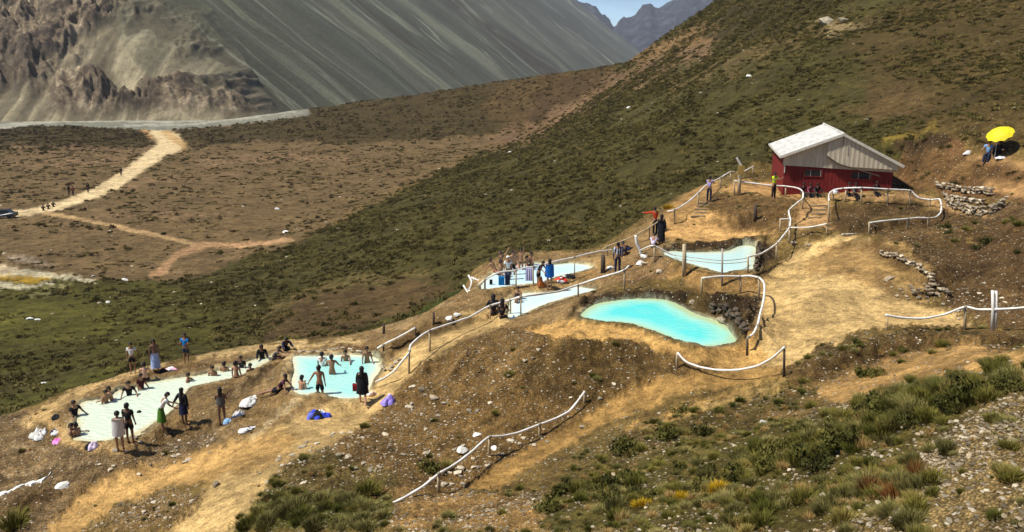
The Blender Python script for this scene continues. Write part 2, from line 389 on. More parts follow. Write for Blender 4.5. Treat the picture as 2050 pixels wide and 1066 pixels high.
# hillside and valley behind the terraces
paint([(-900,-900),(3000,-900),(3000,2600),(-900,2600)], EARTH, 'A', st=.55, tu=0, gr=.03, ro=.25)
SHADED_GRN = lin(78, 70, 34) * 0.84  # slope green kept dark: cloud shadow painted into the ground colour
paint([(-900,-900),(3000,-900),(3000,1300),(-900,1300)], SHADED_GRN, 'B', st=0.1, tu=1.0, ro=0.03)
VAL = lin(128, 104, 68) * 0.72
paint([(-900,232),(600,232),(1000,268),(1040,285),(1000,292),(905,330),(800,382),(700,430),(600,482),(560,498),(470,520),(420,545),(330,566),(250,560),(120,575),(-900,575)], VAL, 'B', st=0.25, tu=0.10, ro=0.02)
DKB = lin(80, 66, 36) * 0.78
paint([(-900,255),(80,250),(200,252),(285,258),(305,290),(280,300),(120,302),(0,300),(-900,300)], DKB, 'B', st=.1, tu=.8)
paint([(350,262),(420,255),(540,240),(600,220),(850,180),(1240,120),(1230,200),(1100,262),(1000,272),(900,278),(700,286),(560,284),(400,296),(350,285)], DKB, 'B', st=.2, tu=.55)
paint([(980,170),(1100,152),(1240,130),(1230,190),(1130,240),(1010,262),(960,230)], lin(84, 66, 38), 'B', st=.2, tu=.5, warp=2)
paint([(1090,165),(1225,140),(1215,170),(1120,215),(1070,250),(1050,240)], lin(78, 60, 36), 'B', tu=.4)
stroke([(1030,268),(1085,255),(1130,225),(1180,190)], 26, 26, lin(134, 106, 72) * .72, 'B', a=.7, warp=1.5)
stroke([(1000,290),(1100,255),(1180,205),(1260,160),(1340,120),(1420,80)], 34, 40, lin(128, 100, 72) * .8, 'B', a=.8, warp=2.0, clear=False)
paint([(1240,125),(1330,80),(1440,38),(1430,85),(1350,100),(1290,130)], lin(130, 102, 66) * .76, 'B', tu=.3)
stroke([(1340,175),(1480,120),(1600,75),(1740,45)], 26, 30, lin(120, 98, 62) * .8, 'B', a=.6, warp=2.5, clear=False)
paint([(1640,45),(1710,40),(1720,60),(1650,72)], lin(150, 128, 88) * .76, 'B', tu=.1, warp=1.6)
stroke([(1000,292),(900,332),(800,382),(700,430),(600,480),(560,500)], 16, 10, lin(120, 96, 58) * .8, 'B', a=.6, warp=1)
paint([(1440,0),(1560,-20),(1800,-60),(1600,60),(1430,110)], lin(64, 54, 28), 'B', tu=.9, warp=3)
paint([(-900,560),(330,560),(450,640),(420,700),(-900,860)], lin(80, 74, 30) * .85, 'B', tu=.6, gr=.5)
paint([(-900,600),(150,600),(260,620),(200,680),(-900,720)], lin(92, 86, 34) * .85, 'B', tu=.35, gr=1)
stroke([(250,745),(150,770),(60,800),(0,815)], 26, 40, lin(82, 80, 28) * .85, 'B', a=.7, warp=2, clear=False)
paint([(520,690),(540,640),(640,590),(760,560),(880,556),(900,585),(800,625),(700,665),(560,690)], lin(96, 76, 46) * .8, 'B', tu=.35, warp=2)
stroke([(480,670),(600,600),(720,560),(860,545)], 8, 8, lin(120, 100, 60) * .8, 'B', a=.7, warp=2)
paint([(800,640),(860,610),(940,560),(955,585),(900,612),(840,640)], lin(60, 66, 24), 'B', tu=1)
paint([(1680,60),(2200,-100),(2200,330),(1960,300),(1840,250),(1740,200)], lin(84, 69, 37) * .85, 'B', tu=.85, ro=.03, warp=3.5)
paint([(1700,210),(1780,180),(1850,175),(1880,215),(1800,240),(1740,245)], lin(98, 78, 46) * .8, 'B', tu=.5, warp=3)
paint([(1800,300),(1840,260),(1890,270),(1950,310),(2100,330),(2100,420),(1800,380)], lin(120, 88, 54) * .8, 'all', st=.4, tu=.25, warp=1.5)
paint([(1790,272),(1840,262),(1900,270),(1890,300),(1830,316),(1795,300)], lin(66, 50, 30), 'all', tu=.9)
paint([(1830,250),(1900,225),(2200,180),(2200,300),(2050,306),(1960,300),(1900,262)], lin(92, 74, 40) * .85, 'all', st=.3, tu=.9, warp=1.5)
paint([(1810,318),(1850,300),(1960,322),(1990,345),(2200,350),(2200,372),(1990,365),(1900,372),(1840,370)], lin(112, 84, 50) * .8, 'all', st=.5, tu=.3, warp=1.5)
stroke([(1770,282),(1800,268),(1850,265),(1870,245)], 10, 10, lin(150, 125, 50) * .8, 'all', a=.7, warp=1)
ROAD = lin(222, 194, 144) * .85
stroke([(312,258),(326,272),(345,288)], 24, 40, ROAD, 'B')
stroke([(340,285),(300,318),(262,345),(215,375),(150,402),(60,424),(-40,432),(-300,440)], 29, 10, ROAD, 'B')
stroke([(330,264),(350,280),(368,294)], 14, 10, lin(200, 160, 100) * .8, 'B', a=.8)
stroke([(290,258),(305,278)], 6, 6, lin(190, 150, 100) * .8, 'B', a=.8)
stroke([(90,428),(170,440),(250,458),(330,476),(405,494)], 7, 9, lin(194, 158, 108) * .8, 'B')
stroke([(395,492),(470,491),(530,487),(585,481)], 11, 8, lin(190, 148, 104) * .85, 'B', a=.9)
stroke([(410,492),(370,505),(345,520),(330,540),(300,552)], 14, 10, lin(180, 140, 98) * .8, 'B', a=.9)
stroke([(345,518),(322,535),(312,550)], 8, 6, lin(180, 140, 98) * .8, 'B', a=.8)
for q, wd_, aa in (([(240,372),(330,362),(480,352)],5,.4),([(180,432),(330,430),(480,420)],5,.4),([(20,330),(140,325),(250,322)],8,.4),([(400,330),(560,318),(700,322)],12,.3),([(30,300),(200,300),(300,300)],9,.4)):
    stroke(q, wd_, wd_, lin(170, 134, 100) * .8, 'B', a=aa, warp=1.5)
stroke([(600,500),(560,520),(500,560),(440,600)], 30, 20, lin(80, 74, 34) * .8, 'B', a=.4, warp=2, clear=False)
for q, w_, c_ in (([(0,552),(40,545),(90,552),(150,560),(190,565)],12,(214,200,160)),([(-30,560),(30,558),(90,560)],14,(190,150,50)),([(0,575),(60,572),(110,568)],8,(225,210,170)),([(20,515),(60,520),(100,530)],10,(170,150,125)),([(60,592),(110,580),(150,572)],8,(150,140,90)),([(-60,540),(0,540),(30,540)],20,(214,190,150))):
    stroke(q, w_, w_ * .6, lin(*c_) * .8, 'B', a=.9, warp=1)
paint([(-40,232),(620,205),(620,232),(560,240),(420,255),(330,262),(200,255),(80,252),(-40,266)], lin(146, 142, 122) * .75, 'F', st=.2, tu=0, warp=.3)
paint([(-900,180),(-40,232),(-40,266),(-900,290)], lin(146, 142, 122) * .75, 'F', st=.2, tu=0, warp=.3)
for q, w_ in (([(0,258),(80,246),(200,240),(330,243),(470,232),(590,222)],7),([(0,250),(120,243),(300,238)],3),([(250,252),(400,247),(540,230)],4)):
    stroke(q, w_, w_, lin(186, 180, 158) * .8, 'F', a=.8, warp=.3)
stroke([(-20,240),(40,236),(120,234)], 8, 6, lin(110, 105, 66), 'F', a=.9)

# near hillside, from the rim of the terraces to the camera
LS = lin(150, 120, 76) * .78
paint([(-900,800),(60,822),(250,752),(450,706),(650,682),(860,622),(945,552),(1010,512),(1200,502),(1340,420),(1400,470),(1250,560),(1150,640),(1060,660),(900,700),(760,800),(640,870),(420,900),(250,960),(120,1066),(-900,1300)], LS, 'A', st=.5, ro=.15)
paint([(-900,850),(60,830),(100,880),(250,905),(420,870),(470,900),(250,980),(60,1080),(-900,1300)], lin(134, 108, 72) * .75, 'A', st=.8, ro=.5)
# the mound with scattered stones
paint([(640,880),(760,800),(880,720),(1000,665),(1100,650),(1330,720),(1420,742),(1400,770),(1250,815),(1120,880),(960,975),(940,1066),(400,1066),(520,940)], lin(132, 102, 58) * .75, 'A', st=.75, gr=.04, ro=.7)
paint([(1080,720),(1200,690),(1330,735),(1380,765),(1250,812),(1180,840),(1100,800),(1040,760)], lin(108, 84, 46) * .8, 'A', st=.8, gr=.06, ro=.55, warp=2)
paint([(480,960),(560,900),(640,900),(800,960),(760,1066),(400,1066)], lin(120, 100, 56) * .75, 'A', st=.9, gr=.45, ro=.8)
paint([(420,1066),(500,1000),(560,980),(680,1000),(780,990),(780,1066)], lin(88, 84, 36) * .8, 'A', gr=1.0, ro=.2)
# long right bank
paint([(1860,430),(2300,380),(2300,720),(1990,650),(1900,620),(1840,560),(1780,510),(1760,480)], lin(112, 86, 52) * .75, 'A', st=.8, gr=.06, ro=.45)
paint([(1850,430),(1900,420),(2060,440),(2100,640),(1990,570),(1900,520)], lin(100, 76, 46) * .8, 'A', st=.7, gr=.10, ro=.3, warp=2)
# bright sand
SP_ = [(1530,745),(1490,640),(1520,560),(1560,530),(1600,500),(1660,480),(1720,482),(1750,510),(1770,545),(1800,580),(1830,610),(1900,625),(1935,640),(1935,664),(1840,655),(1760,655),(1690,672),(1640,710),(1580,740)]
paint(SP_, SANDC, 'A', st=.12, gr=0, ro=.02)
paint([(1130,640),(1200,650),(1280,668),(1350,700),(1420,705),(1500,690),(1540,720),(1500,750),(1380,738),(1280,700),(1180,700),(1080,690),(1050,670)], lin(200, 156, 90) * .85, 'A', st=.15, ro=.02)
paint([(1340,438),(1400,425),(1460,440),(1520,462),(1560,470),(1500,482),(1420,488),(1345,490),(1325,470)], lin(206, 160, 98) * .85, 'A', st=.1, ro=0)
paint([(1150,560),(1260,548),(1370,560),(1400,590),(1530,590),(1500,550),(1420,548),(1330,525),(1290,500),(1210,520)], lin(170, 132, 78) * .8, 'A', st=.4, ro=.1)
paint([(1610,400),(1660,402),(1655,445),(1660,468),(1600,470),(1590,440)], lin(190, 148, 96) * .85, 'A', st=.2, ro=.02)
paint([(1660,400),(1820,402),(1880,425),(1990,440),(1960,425),(1860,400),(1800,385),(1660,390)], lin(184, 144, 94) * .85, 'A', ro=0)
paint([(1470,362),(1560,372),(1610,388),(1600,402),(1500,390),(1430,385)], lin(186, 144, 88) * .85, 'A', ro=0)
stroke([(1420,372),(1390,400),(1350,430)], 40, 40, lin(176, 136, 82) * .85, 'A', a=.9)
stroke([(1940,318),(2000,322),(2100,340)], 14, 20, lin(170, 132, 84) * .85, 'all', a=.8)
stroke([(1980,372),(2060,385),(2200,400)], 24, 40, lin(180, 138, 88) * .85, 'all', a=.8)
paint([(1395,410),(1440,392),(1520,395),(1600,402),(1590,440),(1560,470),(1480,462),(1430,440)], lin(120, 92, 54) * .75, 'A', st=.5, gr=.12, ro=.25, warp=1.4)
paint([(1662,412),(1800,405),(1860,425),(1800,440),(1745,448),(1735,468),(1665,470)], lin(104, 80, 48) * .75, 'A', st=.4, gr=.14, ro=.1, warp=1)
paint([(1760,470),(1860,440),(1980,440),(1950,480),(1860,520),(1800,500)], lin(104, 80, 46) * .78, 'A', st=.8, gr=.1, ro=.4, warp=1.5)
paint([(1640,500),(1750,498),(1790,560),(1800,590),(1700,560),(1600,545)], lin(160, 122, 70) * .8, 'A', st=.3, warp=1.6, a=.7)
paint([(1740,505),(1800,500),(1870,560),(1850,610),(1790,585)], lin(190, 152, 92) * .85, 'A', st=.2, a=.8)
paint([(1180,552),(1260,512),(1310,498),(1345,525),(1330,560),(1240,570)], lin(150, 118, 76) * .8, 'A', st=.8, ro=.5)
stroke([(1000,640),(940,655),(870,690),(800,745),(740,800),(660,850),(560,895),(510,935),(450,1010),(390,1090)], 34, 100, SANDC, 'A', a=1, warp=.9)
stroke([(560,890),(460,920),(330,950),(200,1000),(110,1090)], 60, 60, lin(196, 154, 92) * .85, 'A', a=.95, warp=1.2)
paint([(230,1020),(340,985),(400,990),(380,1040),(300,1070),(180,1070)], lin(140, 112, 68) * .8, 'A', st=.9, ro=.9, gr=.15, warp=1.5)
stroke([(950,1000),(1000,955),(1080,905),(1150,868),(1250,815),(1400,772),(1560,745)], 40, 26, lin(178, 138, 78) * .82, 'A', a=.95, warp=.9)
stroke([(1250,860),(1320,835),(1420,800),(1540,768),(1590,765)], 10, 10, lin(190, 150, 86) * .85, 'A', a=.8, warp=1.2)
paint([(1600,760),(1700,735),(1850,700),(1950,690),(2060,712),(2200,712),(2200,745),(1990,742),(1850,760),(1750,790),(1680,810),(1620,800)], lin(190, 148, 88) * .85, 'A', st=.3, ro=.1)
paint([(1650,690),(1760,660),(1950,662),(2200,662),(2200,710),(2030,700),(1900,690),(1780,720),(1660,770),(1560,780),(1560,750)], lin(124, 98, 56) * .76, 'A', st=.6, gr=.22, ro=.3, warp=1.6)
paint([(1230,880),(1300,835),(1450,800),(1600,770),(1640,800),(1560,850),(1400,905),(1280,935),(1150,985),(1180,920)], lin(140, 110, 62) * .76, 'A', st=.6, gr=.25, ro=.4, warp=1.5)
# foreground slope
paint([(780,1066),(820,1020),(940,985),(1100,990),(1230,930),(1400,890),(1600,845),(1800,785),(2060,735),(2600,700),(2600,2600),(700,2600)], lin(132, 110, 64) * .72, 'A', st=1.0, gr=.5, ro=.6)
paint([(1080,1066),(1120,960),(1300,890),(1480,860),(1650,830),(1850,765),(2060,725),(2060,790),(1900,850),(1850,930),(1900,1000),(1650,1066)], lin(96, 84, 40) * .8, 'A', st=.5, gr=1.0, ro=.25, warp=2)
paint([(1850,900),(2060,790),(2600,700),(2600,2600),(1700,2600),(1800,1066)], lin(140, 116, 72) * .68, 'A', st=1.0, gr=.30, ro=.85, warp=1.5)
paint([(780,1066),(830,1010),(950,990),(1100,1010),(1080,1066)], lin(160, 124, 72) * .78, 'A', st=.8, gr=.04, ro=.8)
# pool beds and mineral rims
BED = lin(205, 205, 170) * .8
for kk, p in POOLS.items():
    xy = p['xy']; cx = np.mean([q[0] for q in xy]); cy_ = np.mean([q[1] for q in xy])
    i = np.where((np.abs(VX - cx) < 12) & (np.abs(VY - cy_) < 12))[0]
    io = inpoly(VX[i], VY[i], xy); dd = segdist(VX[i], VY[i], xy, True)
    rim = (1 - sstep(0.05, 0.45, dd + 0.12 * vnoise(VX[i] * 2, VY[i] * 2, 8))) * np.where(io, 0, 1) * (0.55 if kk != 'turquoise' else 0.4)
    c = colr[i]; c = c * (1 - rim[:, None]) + lin(222, 200, 150) * .8 * rim[:, None]
    wet = (sstep(-.15, .25, vnoise(VX[i] * .9 + 4, VY[i] * .9, 18) + .15) * (1 - sstep(.10, .26, dd + .08 * vnoise(VX[i] * 5, VY[i] * 5, 28))) * np.where(io, 0, 1))[:, None] * .8
    c = c * (1 - wet) + lin(96, 76, 48) * .6 * wet
    c[io] = BED; colr[i] = c
    for arr in (stony, tuss, grass, rocks):
        arr[i] = np.where(io | (dd < 0.35), 0, arr[i])
# pale crust round the terrace and long pools
for q, w_, c_ in (([(60,850),(110,810),(160,785),(240,755),(330,730)],20,(224,184,120)),([(400,712),(480,700),(560,698),(640,695),(720,690)],16,(214,180,120)),([(560,700),(575,730),(570,760)],14,(190,160,110)),
                  ([(90,830),(110,860),(150,895),(230,900)],20,(214,174,112)),([(760,660),(800,650),(840,630),(900,610)],14,(170,140,95)),([(500,880),(560,830),(600,800)],10,(190,165,120)),([(955,560),(985,575),(1060,582),(1150,566)],10,(205,165,105))):
    stroke(q, w_, w_, lin(*c_) * .85, 'A', a=.8, warp=1, clear=False)

# broken relief where the ground is stony or tussocky
rel = stony * insA
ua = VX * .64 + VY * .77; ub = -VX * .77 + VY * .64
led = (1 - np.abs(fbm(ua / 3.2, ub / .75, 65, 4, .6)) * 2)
GZf = GZ.ravel()
rr = 1 - np.abs(fbm(VX / 0.55 + VY * .3, VY / 0.8, 61, 3)) * 2
mw = np.zeros(len(VX)); mi = np.where(insA & (VY > 26) & (VY < 42) & (VX > -9) & (VX < 9))[0]
fl1 = [P(*q)[:2] for q in ((900,740,34.5),(1000,720,34.6),(1100,745,33),(1200,745,32.6),(1300,775,31.5))]
dm = segdist(VX[mi], VY[mi], fl1); mw[mi] = (1 - sstep(.6, 3.6, dm))
GZf += mw * (.18 + .28 * (1 - np.abs(fbm(VX / 1.6, VY / 3.2, 111, 4)) * 2.2))
GZf += np.where(insA, rel * (0.06 * rr + 0.11 * led + .05 * fbm(VX / .22, VY / .3, 67, 2)) * (1 - sstep(55, 80, VY)) * (VY > 8), 0)
def scarp(pts, h, wd, face=0.25, rough=0.12, col=None, up=1):
    """a broken bank: the ground rises by h across a line of points sighted on the ground"""
    global GZf
    w = np.array([np.array(ground_at(x, y, g))[:2] for x, y, g in pts]); w = catmull(w, 4)
    cx, cy_ = np.mean(w, 0); R_ = max(np.hypot(q[0] - cx, q[1] - cy_) for q in w) + wd * 1.5
    i = np.where(np.hypot(VX - cx, VY - cy_) < R_)[0]
    x = VX[i] + .25 * fbm(VX[i] * 1.3, VY[i] * 1.3, 71, 3); y = VY[i] + .25 * fbm(VX[i] * 1.3, VY[i] * 1.3, 75, 3)
    d = segdist(x, y, w); sg = np.zeros(len(i)); best = np.full(len(i), 1e9); along = np.zeros(len(i)); n = len(w)
    for j in range(n - 1):
        dj = segdist(x, y, w[j:j + 2]); k = dj < best; best[k] = dj[k]
        t = w[j + 1] - w[j]; s_ = np.sign(t[0] * (y - w[j][1]) - t[1] * (x - w[j][0])); sg[k] = s_[k]; along[k] = j / (n - 1)
    env = np.sin(np.pi * np.clip(along * .9 + .05, 0, 1)) ** .6
    sd = d * sg * up
    pr = sstep(-face, face, sd) * (1 - sstep(face, wd, sd)) 
    inw = np.zeros(len(i), bool)
    for p in POOLS.values(): inw |= inpoly(VX[i], VY[i], p['xy'])
    amp = np.where(inw, 0, 1) * env * pr
    GZf[i] += amp * (h + rough * fbm(VX[i] * 2.5, VY[i] * 2.5, 81, 3))
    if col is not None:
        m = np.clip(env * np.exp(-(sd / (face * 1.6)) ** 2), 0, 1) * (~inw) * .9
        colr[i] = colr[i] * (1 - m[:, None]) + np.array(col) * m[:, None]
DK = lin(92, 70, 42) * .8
scarp([(1180,606,40.5),(1240,596,41),(1310,594,41.2),(1365,606,40.4)], .22, 2.0, .12, .1, DK)
scarp([(1385,612,40.2),(1430,630,38.7),(1464,650,37.2),(1488,682,35.1)], .95, 2.4, .30, .45, DK * .7)
scarp([(1330,500,48.5),(1400,497,48.8),(1460,492,48.8),(1515,488,48.5)], .25, 2.2, .15, .12, DK)
scarp([(1512,545,43),(1518,515,45.5),(1530,492,47.5)], .45, 2.0, .2, .2, DK)
scarp([(1755,545,40),(1780,585,38),(1830,600,36.5),(1870,590,36)], .35, 2.5, .2, .2, DK)
scarp([(1670,500,44),(1740,498,44),(1790,530,42),(1850,575,38.5)], .45, 3.0, .25, .25, DK)
scarp([(1400,440,53),(1480,458,52),(1560,440,52)], .5, 3.0, .3, .3, DK)
scarp([(1665,470,48),(1740,468,47.5),(1840,450,48.5)], .4, 3.5, .3, .2, DK)
scarp([(1560,478,48),(1600,474,48),(1640,480,47.5)], .2, 1.6, .1, .1, DK)
scarp([(1590,770,27.5),(1700,735,27.8),(1840,700,28.5),(1960,690,28.5)], .45, 2.5, .3, .25, DK)
scarp([(240,775,41),(300,752,42),(360,738,42.5),(430,735,42)], .18, 1.2, .12, .1, DK)
scarp([(600,700,41.5),(680,700,41.5),(760,705,41)], .2, 1.5, .15, .1, DK)
scarp([(765,730,39),(800,700,40),(860,672,41),(960,640,42)], .45, 2.0, .3, .25, DK)
scarp([(440,800,36),(500,770,37),(560,735,39.5)], .3, 1.6, .25, .2, DK)
scarp([(1140,640,37.5),(1165,610,40),(1200,596,41.5)], .15, 1.2, .1, .1, DK)
scarp([(0,1040,28),(70,1010,29),(110,1000,29.5)], .3, 2, .2, .2, DK)
scarp([(300,890,32),(400,858,32.5),(470,842,32.8)], -.3, 2, .4, .3, DK)
for pl_ in ([(1395,606),(1500,588),(1528,600),(1520,640),(1496,694),(1474,660),(1430,634)], [(1170,606),(1240,592),(1330,588),(1390,604),(1370,614),(1300,600),(1200,606),(1165,618)], [(1325,498),(1400,492),(1510,484),(1515,492),(1400,502),(1330,506)], [(1512,494),(1560,488),(1560,506),(1530,530),(1512,545)]):
    paint(pl_, lin(92, 72, 46) * .6, 'A', st=.9, gr=0, ro=.15, warp=.8)
paint([(1240,875),(1330,838),(1460,803),(1600,772),(1640,790),(1600,815),(1480,860),(1320,905),(1200,960),(1140,985),(1170,925)], lin(112, 94, 50) * .72, 'A', st=.7, gr=.8, ro=.45, warp=2.5)
paint([(1620,700),(1720,672),(1860,664),(1960,668),(1960,690),(1860,695),(1740,720),(1640,745)], lin(104, 84, 48) * .7, 'A', st=.9, gr=.5, ro=.6, warp=2)
stroke([(1290,862),(1400,822),(1480,800),(1575,775)], 9, 9, lin(184, 150, 90) * .82, 'A', a=.8, warp=1.2)
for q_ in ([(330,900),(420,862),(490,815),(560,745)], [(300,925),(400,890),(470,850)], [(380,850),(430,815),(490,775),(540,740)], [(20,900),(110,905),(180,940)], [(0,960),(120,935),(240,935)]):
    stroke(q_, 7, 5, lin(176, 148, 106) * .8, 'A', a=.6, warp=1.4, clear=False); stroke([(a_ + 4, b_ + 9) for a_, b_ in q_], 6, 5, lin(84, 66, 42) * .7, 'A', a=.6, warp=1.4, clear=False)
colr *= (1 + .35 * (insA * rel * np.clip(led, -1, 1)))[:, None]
GZ = GZf.reshape(GZ.shape)
cg = colr.reshape(gh, gw, 3)
for _ in range(1):
    cg[1:-1, 1:-1] = (cg[1:-1, 1:-1] * 2 + cg[:-2, 1:-1] + cg[2:, 1:-1] + cg[1:-1, :-2] + cg[1:-1, 2:]) / 6
colr = cg.reshape(-1, 3)

ground_m, n, b = new_mat('ground_earth'); L = n.links
geo = node(n, 'ShaderNodeNewGeometry'); at = node(n, 'ShaderNodeAttribute', attribute_name='Col'); ast = node(n, 'ShaderNodeAttribute', attribute_name='stony')
def mulramp(src, prev, lo, hi, p0=.35, p1=.65):
    mr = node(n, 'ShaderNodeMapRange'); mr.inputs[1].default_value = p0; mr.inputs[2].default_value = p1; mr.inputs[3].default_value = lo; mr.inputs[4].default_value = hi
    L.new(src, mr.inputs[0]); v = node(n, 'ShaderNodeVectorMath', operation='MULTIPLY'); L.new(prev, v.inputs[0]); L.new(mr.outputs[0], v.inputs[1]); return v.outputs[0]
n1 = node(n, 'ShaderNodeTexNoise', i_Scale=0.16, i_Detail=9.0, i_Roughness=0.72); L.new(geo.outputs['Position'], n1.inputs[0])
n2 = node(n, 'ShaderNodeTexNoise', i_Scale=2.3, i_Detail=6.0, i_Roughness=0.7); L.new(geo.outputs['Position'], n2.inputs[0])
n3 = node(n, 'ShaderNodeTexNoise', i_Scale=11.0, i_Detail=4.0, i_Roughness=0.75); L.new(geo.outputs['Position'], n3.inputs[0])
n4 = node(n, 'ShaderNodeTexNoise', i_Scale=.75, i_Detail=8.0, i_Roughness=0.8); L.new(geo.outputs['Position'], n4.inputs[0])
c = mulramp(n1.outputs[0], at.outputs['Color'], 0.66, 1.28)
c = mulramp(n2.outputs[0], c, 0.62, 1.28, .34, .66)
c = mulramp(n3.outputs[0], c, 0.68, 1.28, .36, .64)
c = mulramp(n4.outputs[0], c, 0.66, 1.28, .40, .60)
vo = node(n, 'ShaderNodeTexVoronoi', i_Scale=7.0, i_Randomness=1.0); L.new(geo.outputs['Position'], vo.inputs['Vector'])
vm = node(n, 'ShaderNodeMapRange'); vm.inputs[1].default_value = .34; vm.inputs[2].default_value = .22; L.new(vo.outputs['Distance'], vm.inputs[0])
sepc = node(n, 'ShaderNodeSeparateColor'); L.new(vo.outputs['Color'], sepc.inputs[0])
th = node(n, 'ShaderNodeMath', operation='LESS_THAN'); L.new(sepc.outputs[0], th.inputs[0])
tm = node(n, 'ShaderNodeMath', operation='MULTIPLY'); L.new(ast.outputs['Fac'], tm.inputs[0]); tm.inputs[1].default_value = .32; L.new(tm.outputs[0], th.inputs[1])
mm = node(n, 'ShaderNodeMath', operation='MULTIPLY'); L.new(vm.outputs[0], mm.inputs[0]); L.new(th.outputs[0], mm.inputs[1])
mx = node(n, 'ShaderNodeMix', data_type='RGBA'); L.new(mm.outputs[0], mx.inputs[0]); L.new(c, mx.inputs[6])
vf = node(n, 'ShaderNodeTexVoronoi', i_Scale=21.0, i_Randomness=1.0); L.new(geo.outputs['Position'], vf.inputs['Vector'])
vfm = node(n, 'ShaderNodeMapRange'); vfm.inputs[1].default_value = .15; vfm.inputs[2].default_value = .62; vfm.inputs[3].default_value = 1.35; vfm.inputs[4].default_value = .45; L.new(vf.outputs['Distance'], vfm.inputs[0])
sf = node(n, 'ShaderNodeSeparateColor'); L.new(vf.outputs['Color'], sf.inputs[0])
sfm = node(n, 'ShaderNodeMapRange'); sfm.inputs[3].default_value = .6; sfm.inputs[4].default_value = 1.5; L.new(sf.outputs[0], sfm.inputs[0])
gm_ = node(n, 'ShaderNodeMath', operation='MULTIPLY'); L.new(vfm.outputs[0], gm_.inputs[0]); L.new(sfm.outputs[0], gm_.inputs[1])
gx = node(n, 'ShaderNodeMix'); gx.inputs[2].default_value = 1.0; L.new(gm_.outputs[0], gx.inputs[3]); L.new(ast.outputs['Fac'], gx.inputs[0])
gv_ = node(n, 'ShaderNodeVectorMath', operation='MULTIPLY'); L.new(c, gv_.inputs[0]); L.new(gx.outputs[0], gv_.inputs[1]); L.new(gv_.outputs[0], mx.inputs[6])
stc = node(n, 'ShaderNodeMix', data_type='RGBA'); L.new(sepc.outputs[1], stc.inputs[0]); stc.inputs[6].default_value = (.20, .15, .09, 1); stc.inputs[7].default_value = (.50, .43, .31, 1)
L.new(stc.outputs[2], mx.inputs[7]); L.new(mx.outputs[2], b.inputs['Base Color'])
bp = node(n, 'ShaderNodeBump', i_Strength=1.0, i_Distance=0.2); L.new(n2.outputs[0], bp.inputs['Height'])
bp2 = node(n, 'ShaderNodeBump', i_Strength=0.9, i_Distance=0.05); L.new(mm.outputs[0], bp2.inputs['Height']); L.new(bp.outputs[0], bp2.inputs['Normal']); L.new(bp2.outputs[0], b.inputs['Normal'])
b.inputs['Roughness'].default_value = .95; b.inputs['Specular IOR Level'].default_value = .1
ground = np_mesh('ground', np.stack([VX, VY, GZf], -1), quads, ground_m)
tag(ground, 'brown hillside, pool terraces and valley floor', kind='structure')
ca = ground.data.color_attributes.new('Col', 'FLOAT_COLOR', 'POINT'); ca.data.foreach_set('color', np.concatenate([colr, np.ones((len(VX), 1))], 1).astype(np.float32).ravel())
sa = ground.data.attributes.new('stony', 'FLOAT', 'POINT'); sa.data.foreach_set('value', stony.astype(np.float32))
# surface lookup on the finished mesh
from mathutils.bvhtree import BVHTree
def interpZ(x, y):
    s = x / y; i = np.searchsorted(sx, s) - 1; j = np.searchsorted(yr, y) - 1
    i = min(max(i, 0), gw - 2); j = min(max(j, 0), gh - 2)
    a = (s - sx[i]) / (sx[i + 1] - sx[i]); bb = (y - yr[j]) / (yr[j + 1] - yr[j])
    return (GZ[j, i] * (1 - a) + GZ[j, i + 1] * a) * (1 - bb) + (GZ[j + 1, i] * (1 - a) + GZ[j + 1, i + 1] * a) * bb
def G(px, py, guess=None):
    """ground point on the sight line through (px, py)"""
    d = ray(px, py); k0, k1 = (0.72, 1.35) if guess else (1, 1)
    ys = np.linspace(guess * k0, guess * k1, 260) if guess else np.exp(np.linspace(math.log(8), math.log(450), 1400))
    hits = []; prev = None
    for y in ys:
        x = d[0] / d[1] * y; f = d[2] / d[1] * y - interpZ(x, y)
        if prev is not None and prev[1] > 0 >= f:
            t = prev[1] / (prev[1] - f); yy = prev[0] + (y - prev[0]) * t; hits.append(yy)
            if not guess: break
        prev = (y, f)
    if guess and len(hits) > 1:
        dry = [h_ for h_ in hits if not any(inpoly([d[0] / d[1] * h_], [h_], p['xy'])[0] for p in POOLS.values())]
        hits = dry or hits
    if hits: y = min(hits, key=lambda v: abs(v - guess)) if guess else hits[0]
    else: y = guess or 50
    x = d[0] / d[1] * y
    return Vector((x, y, interpZ(x, y)))

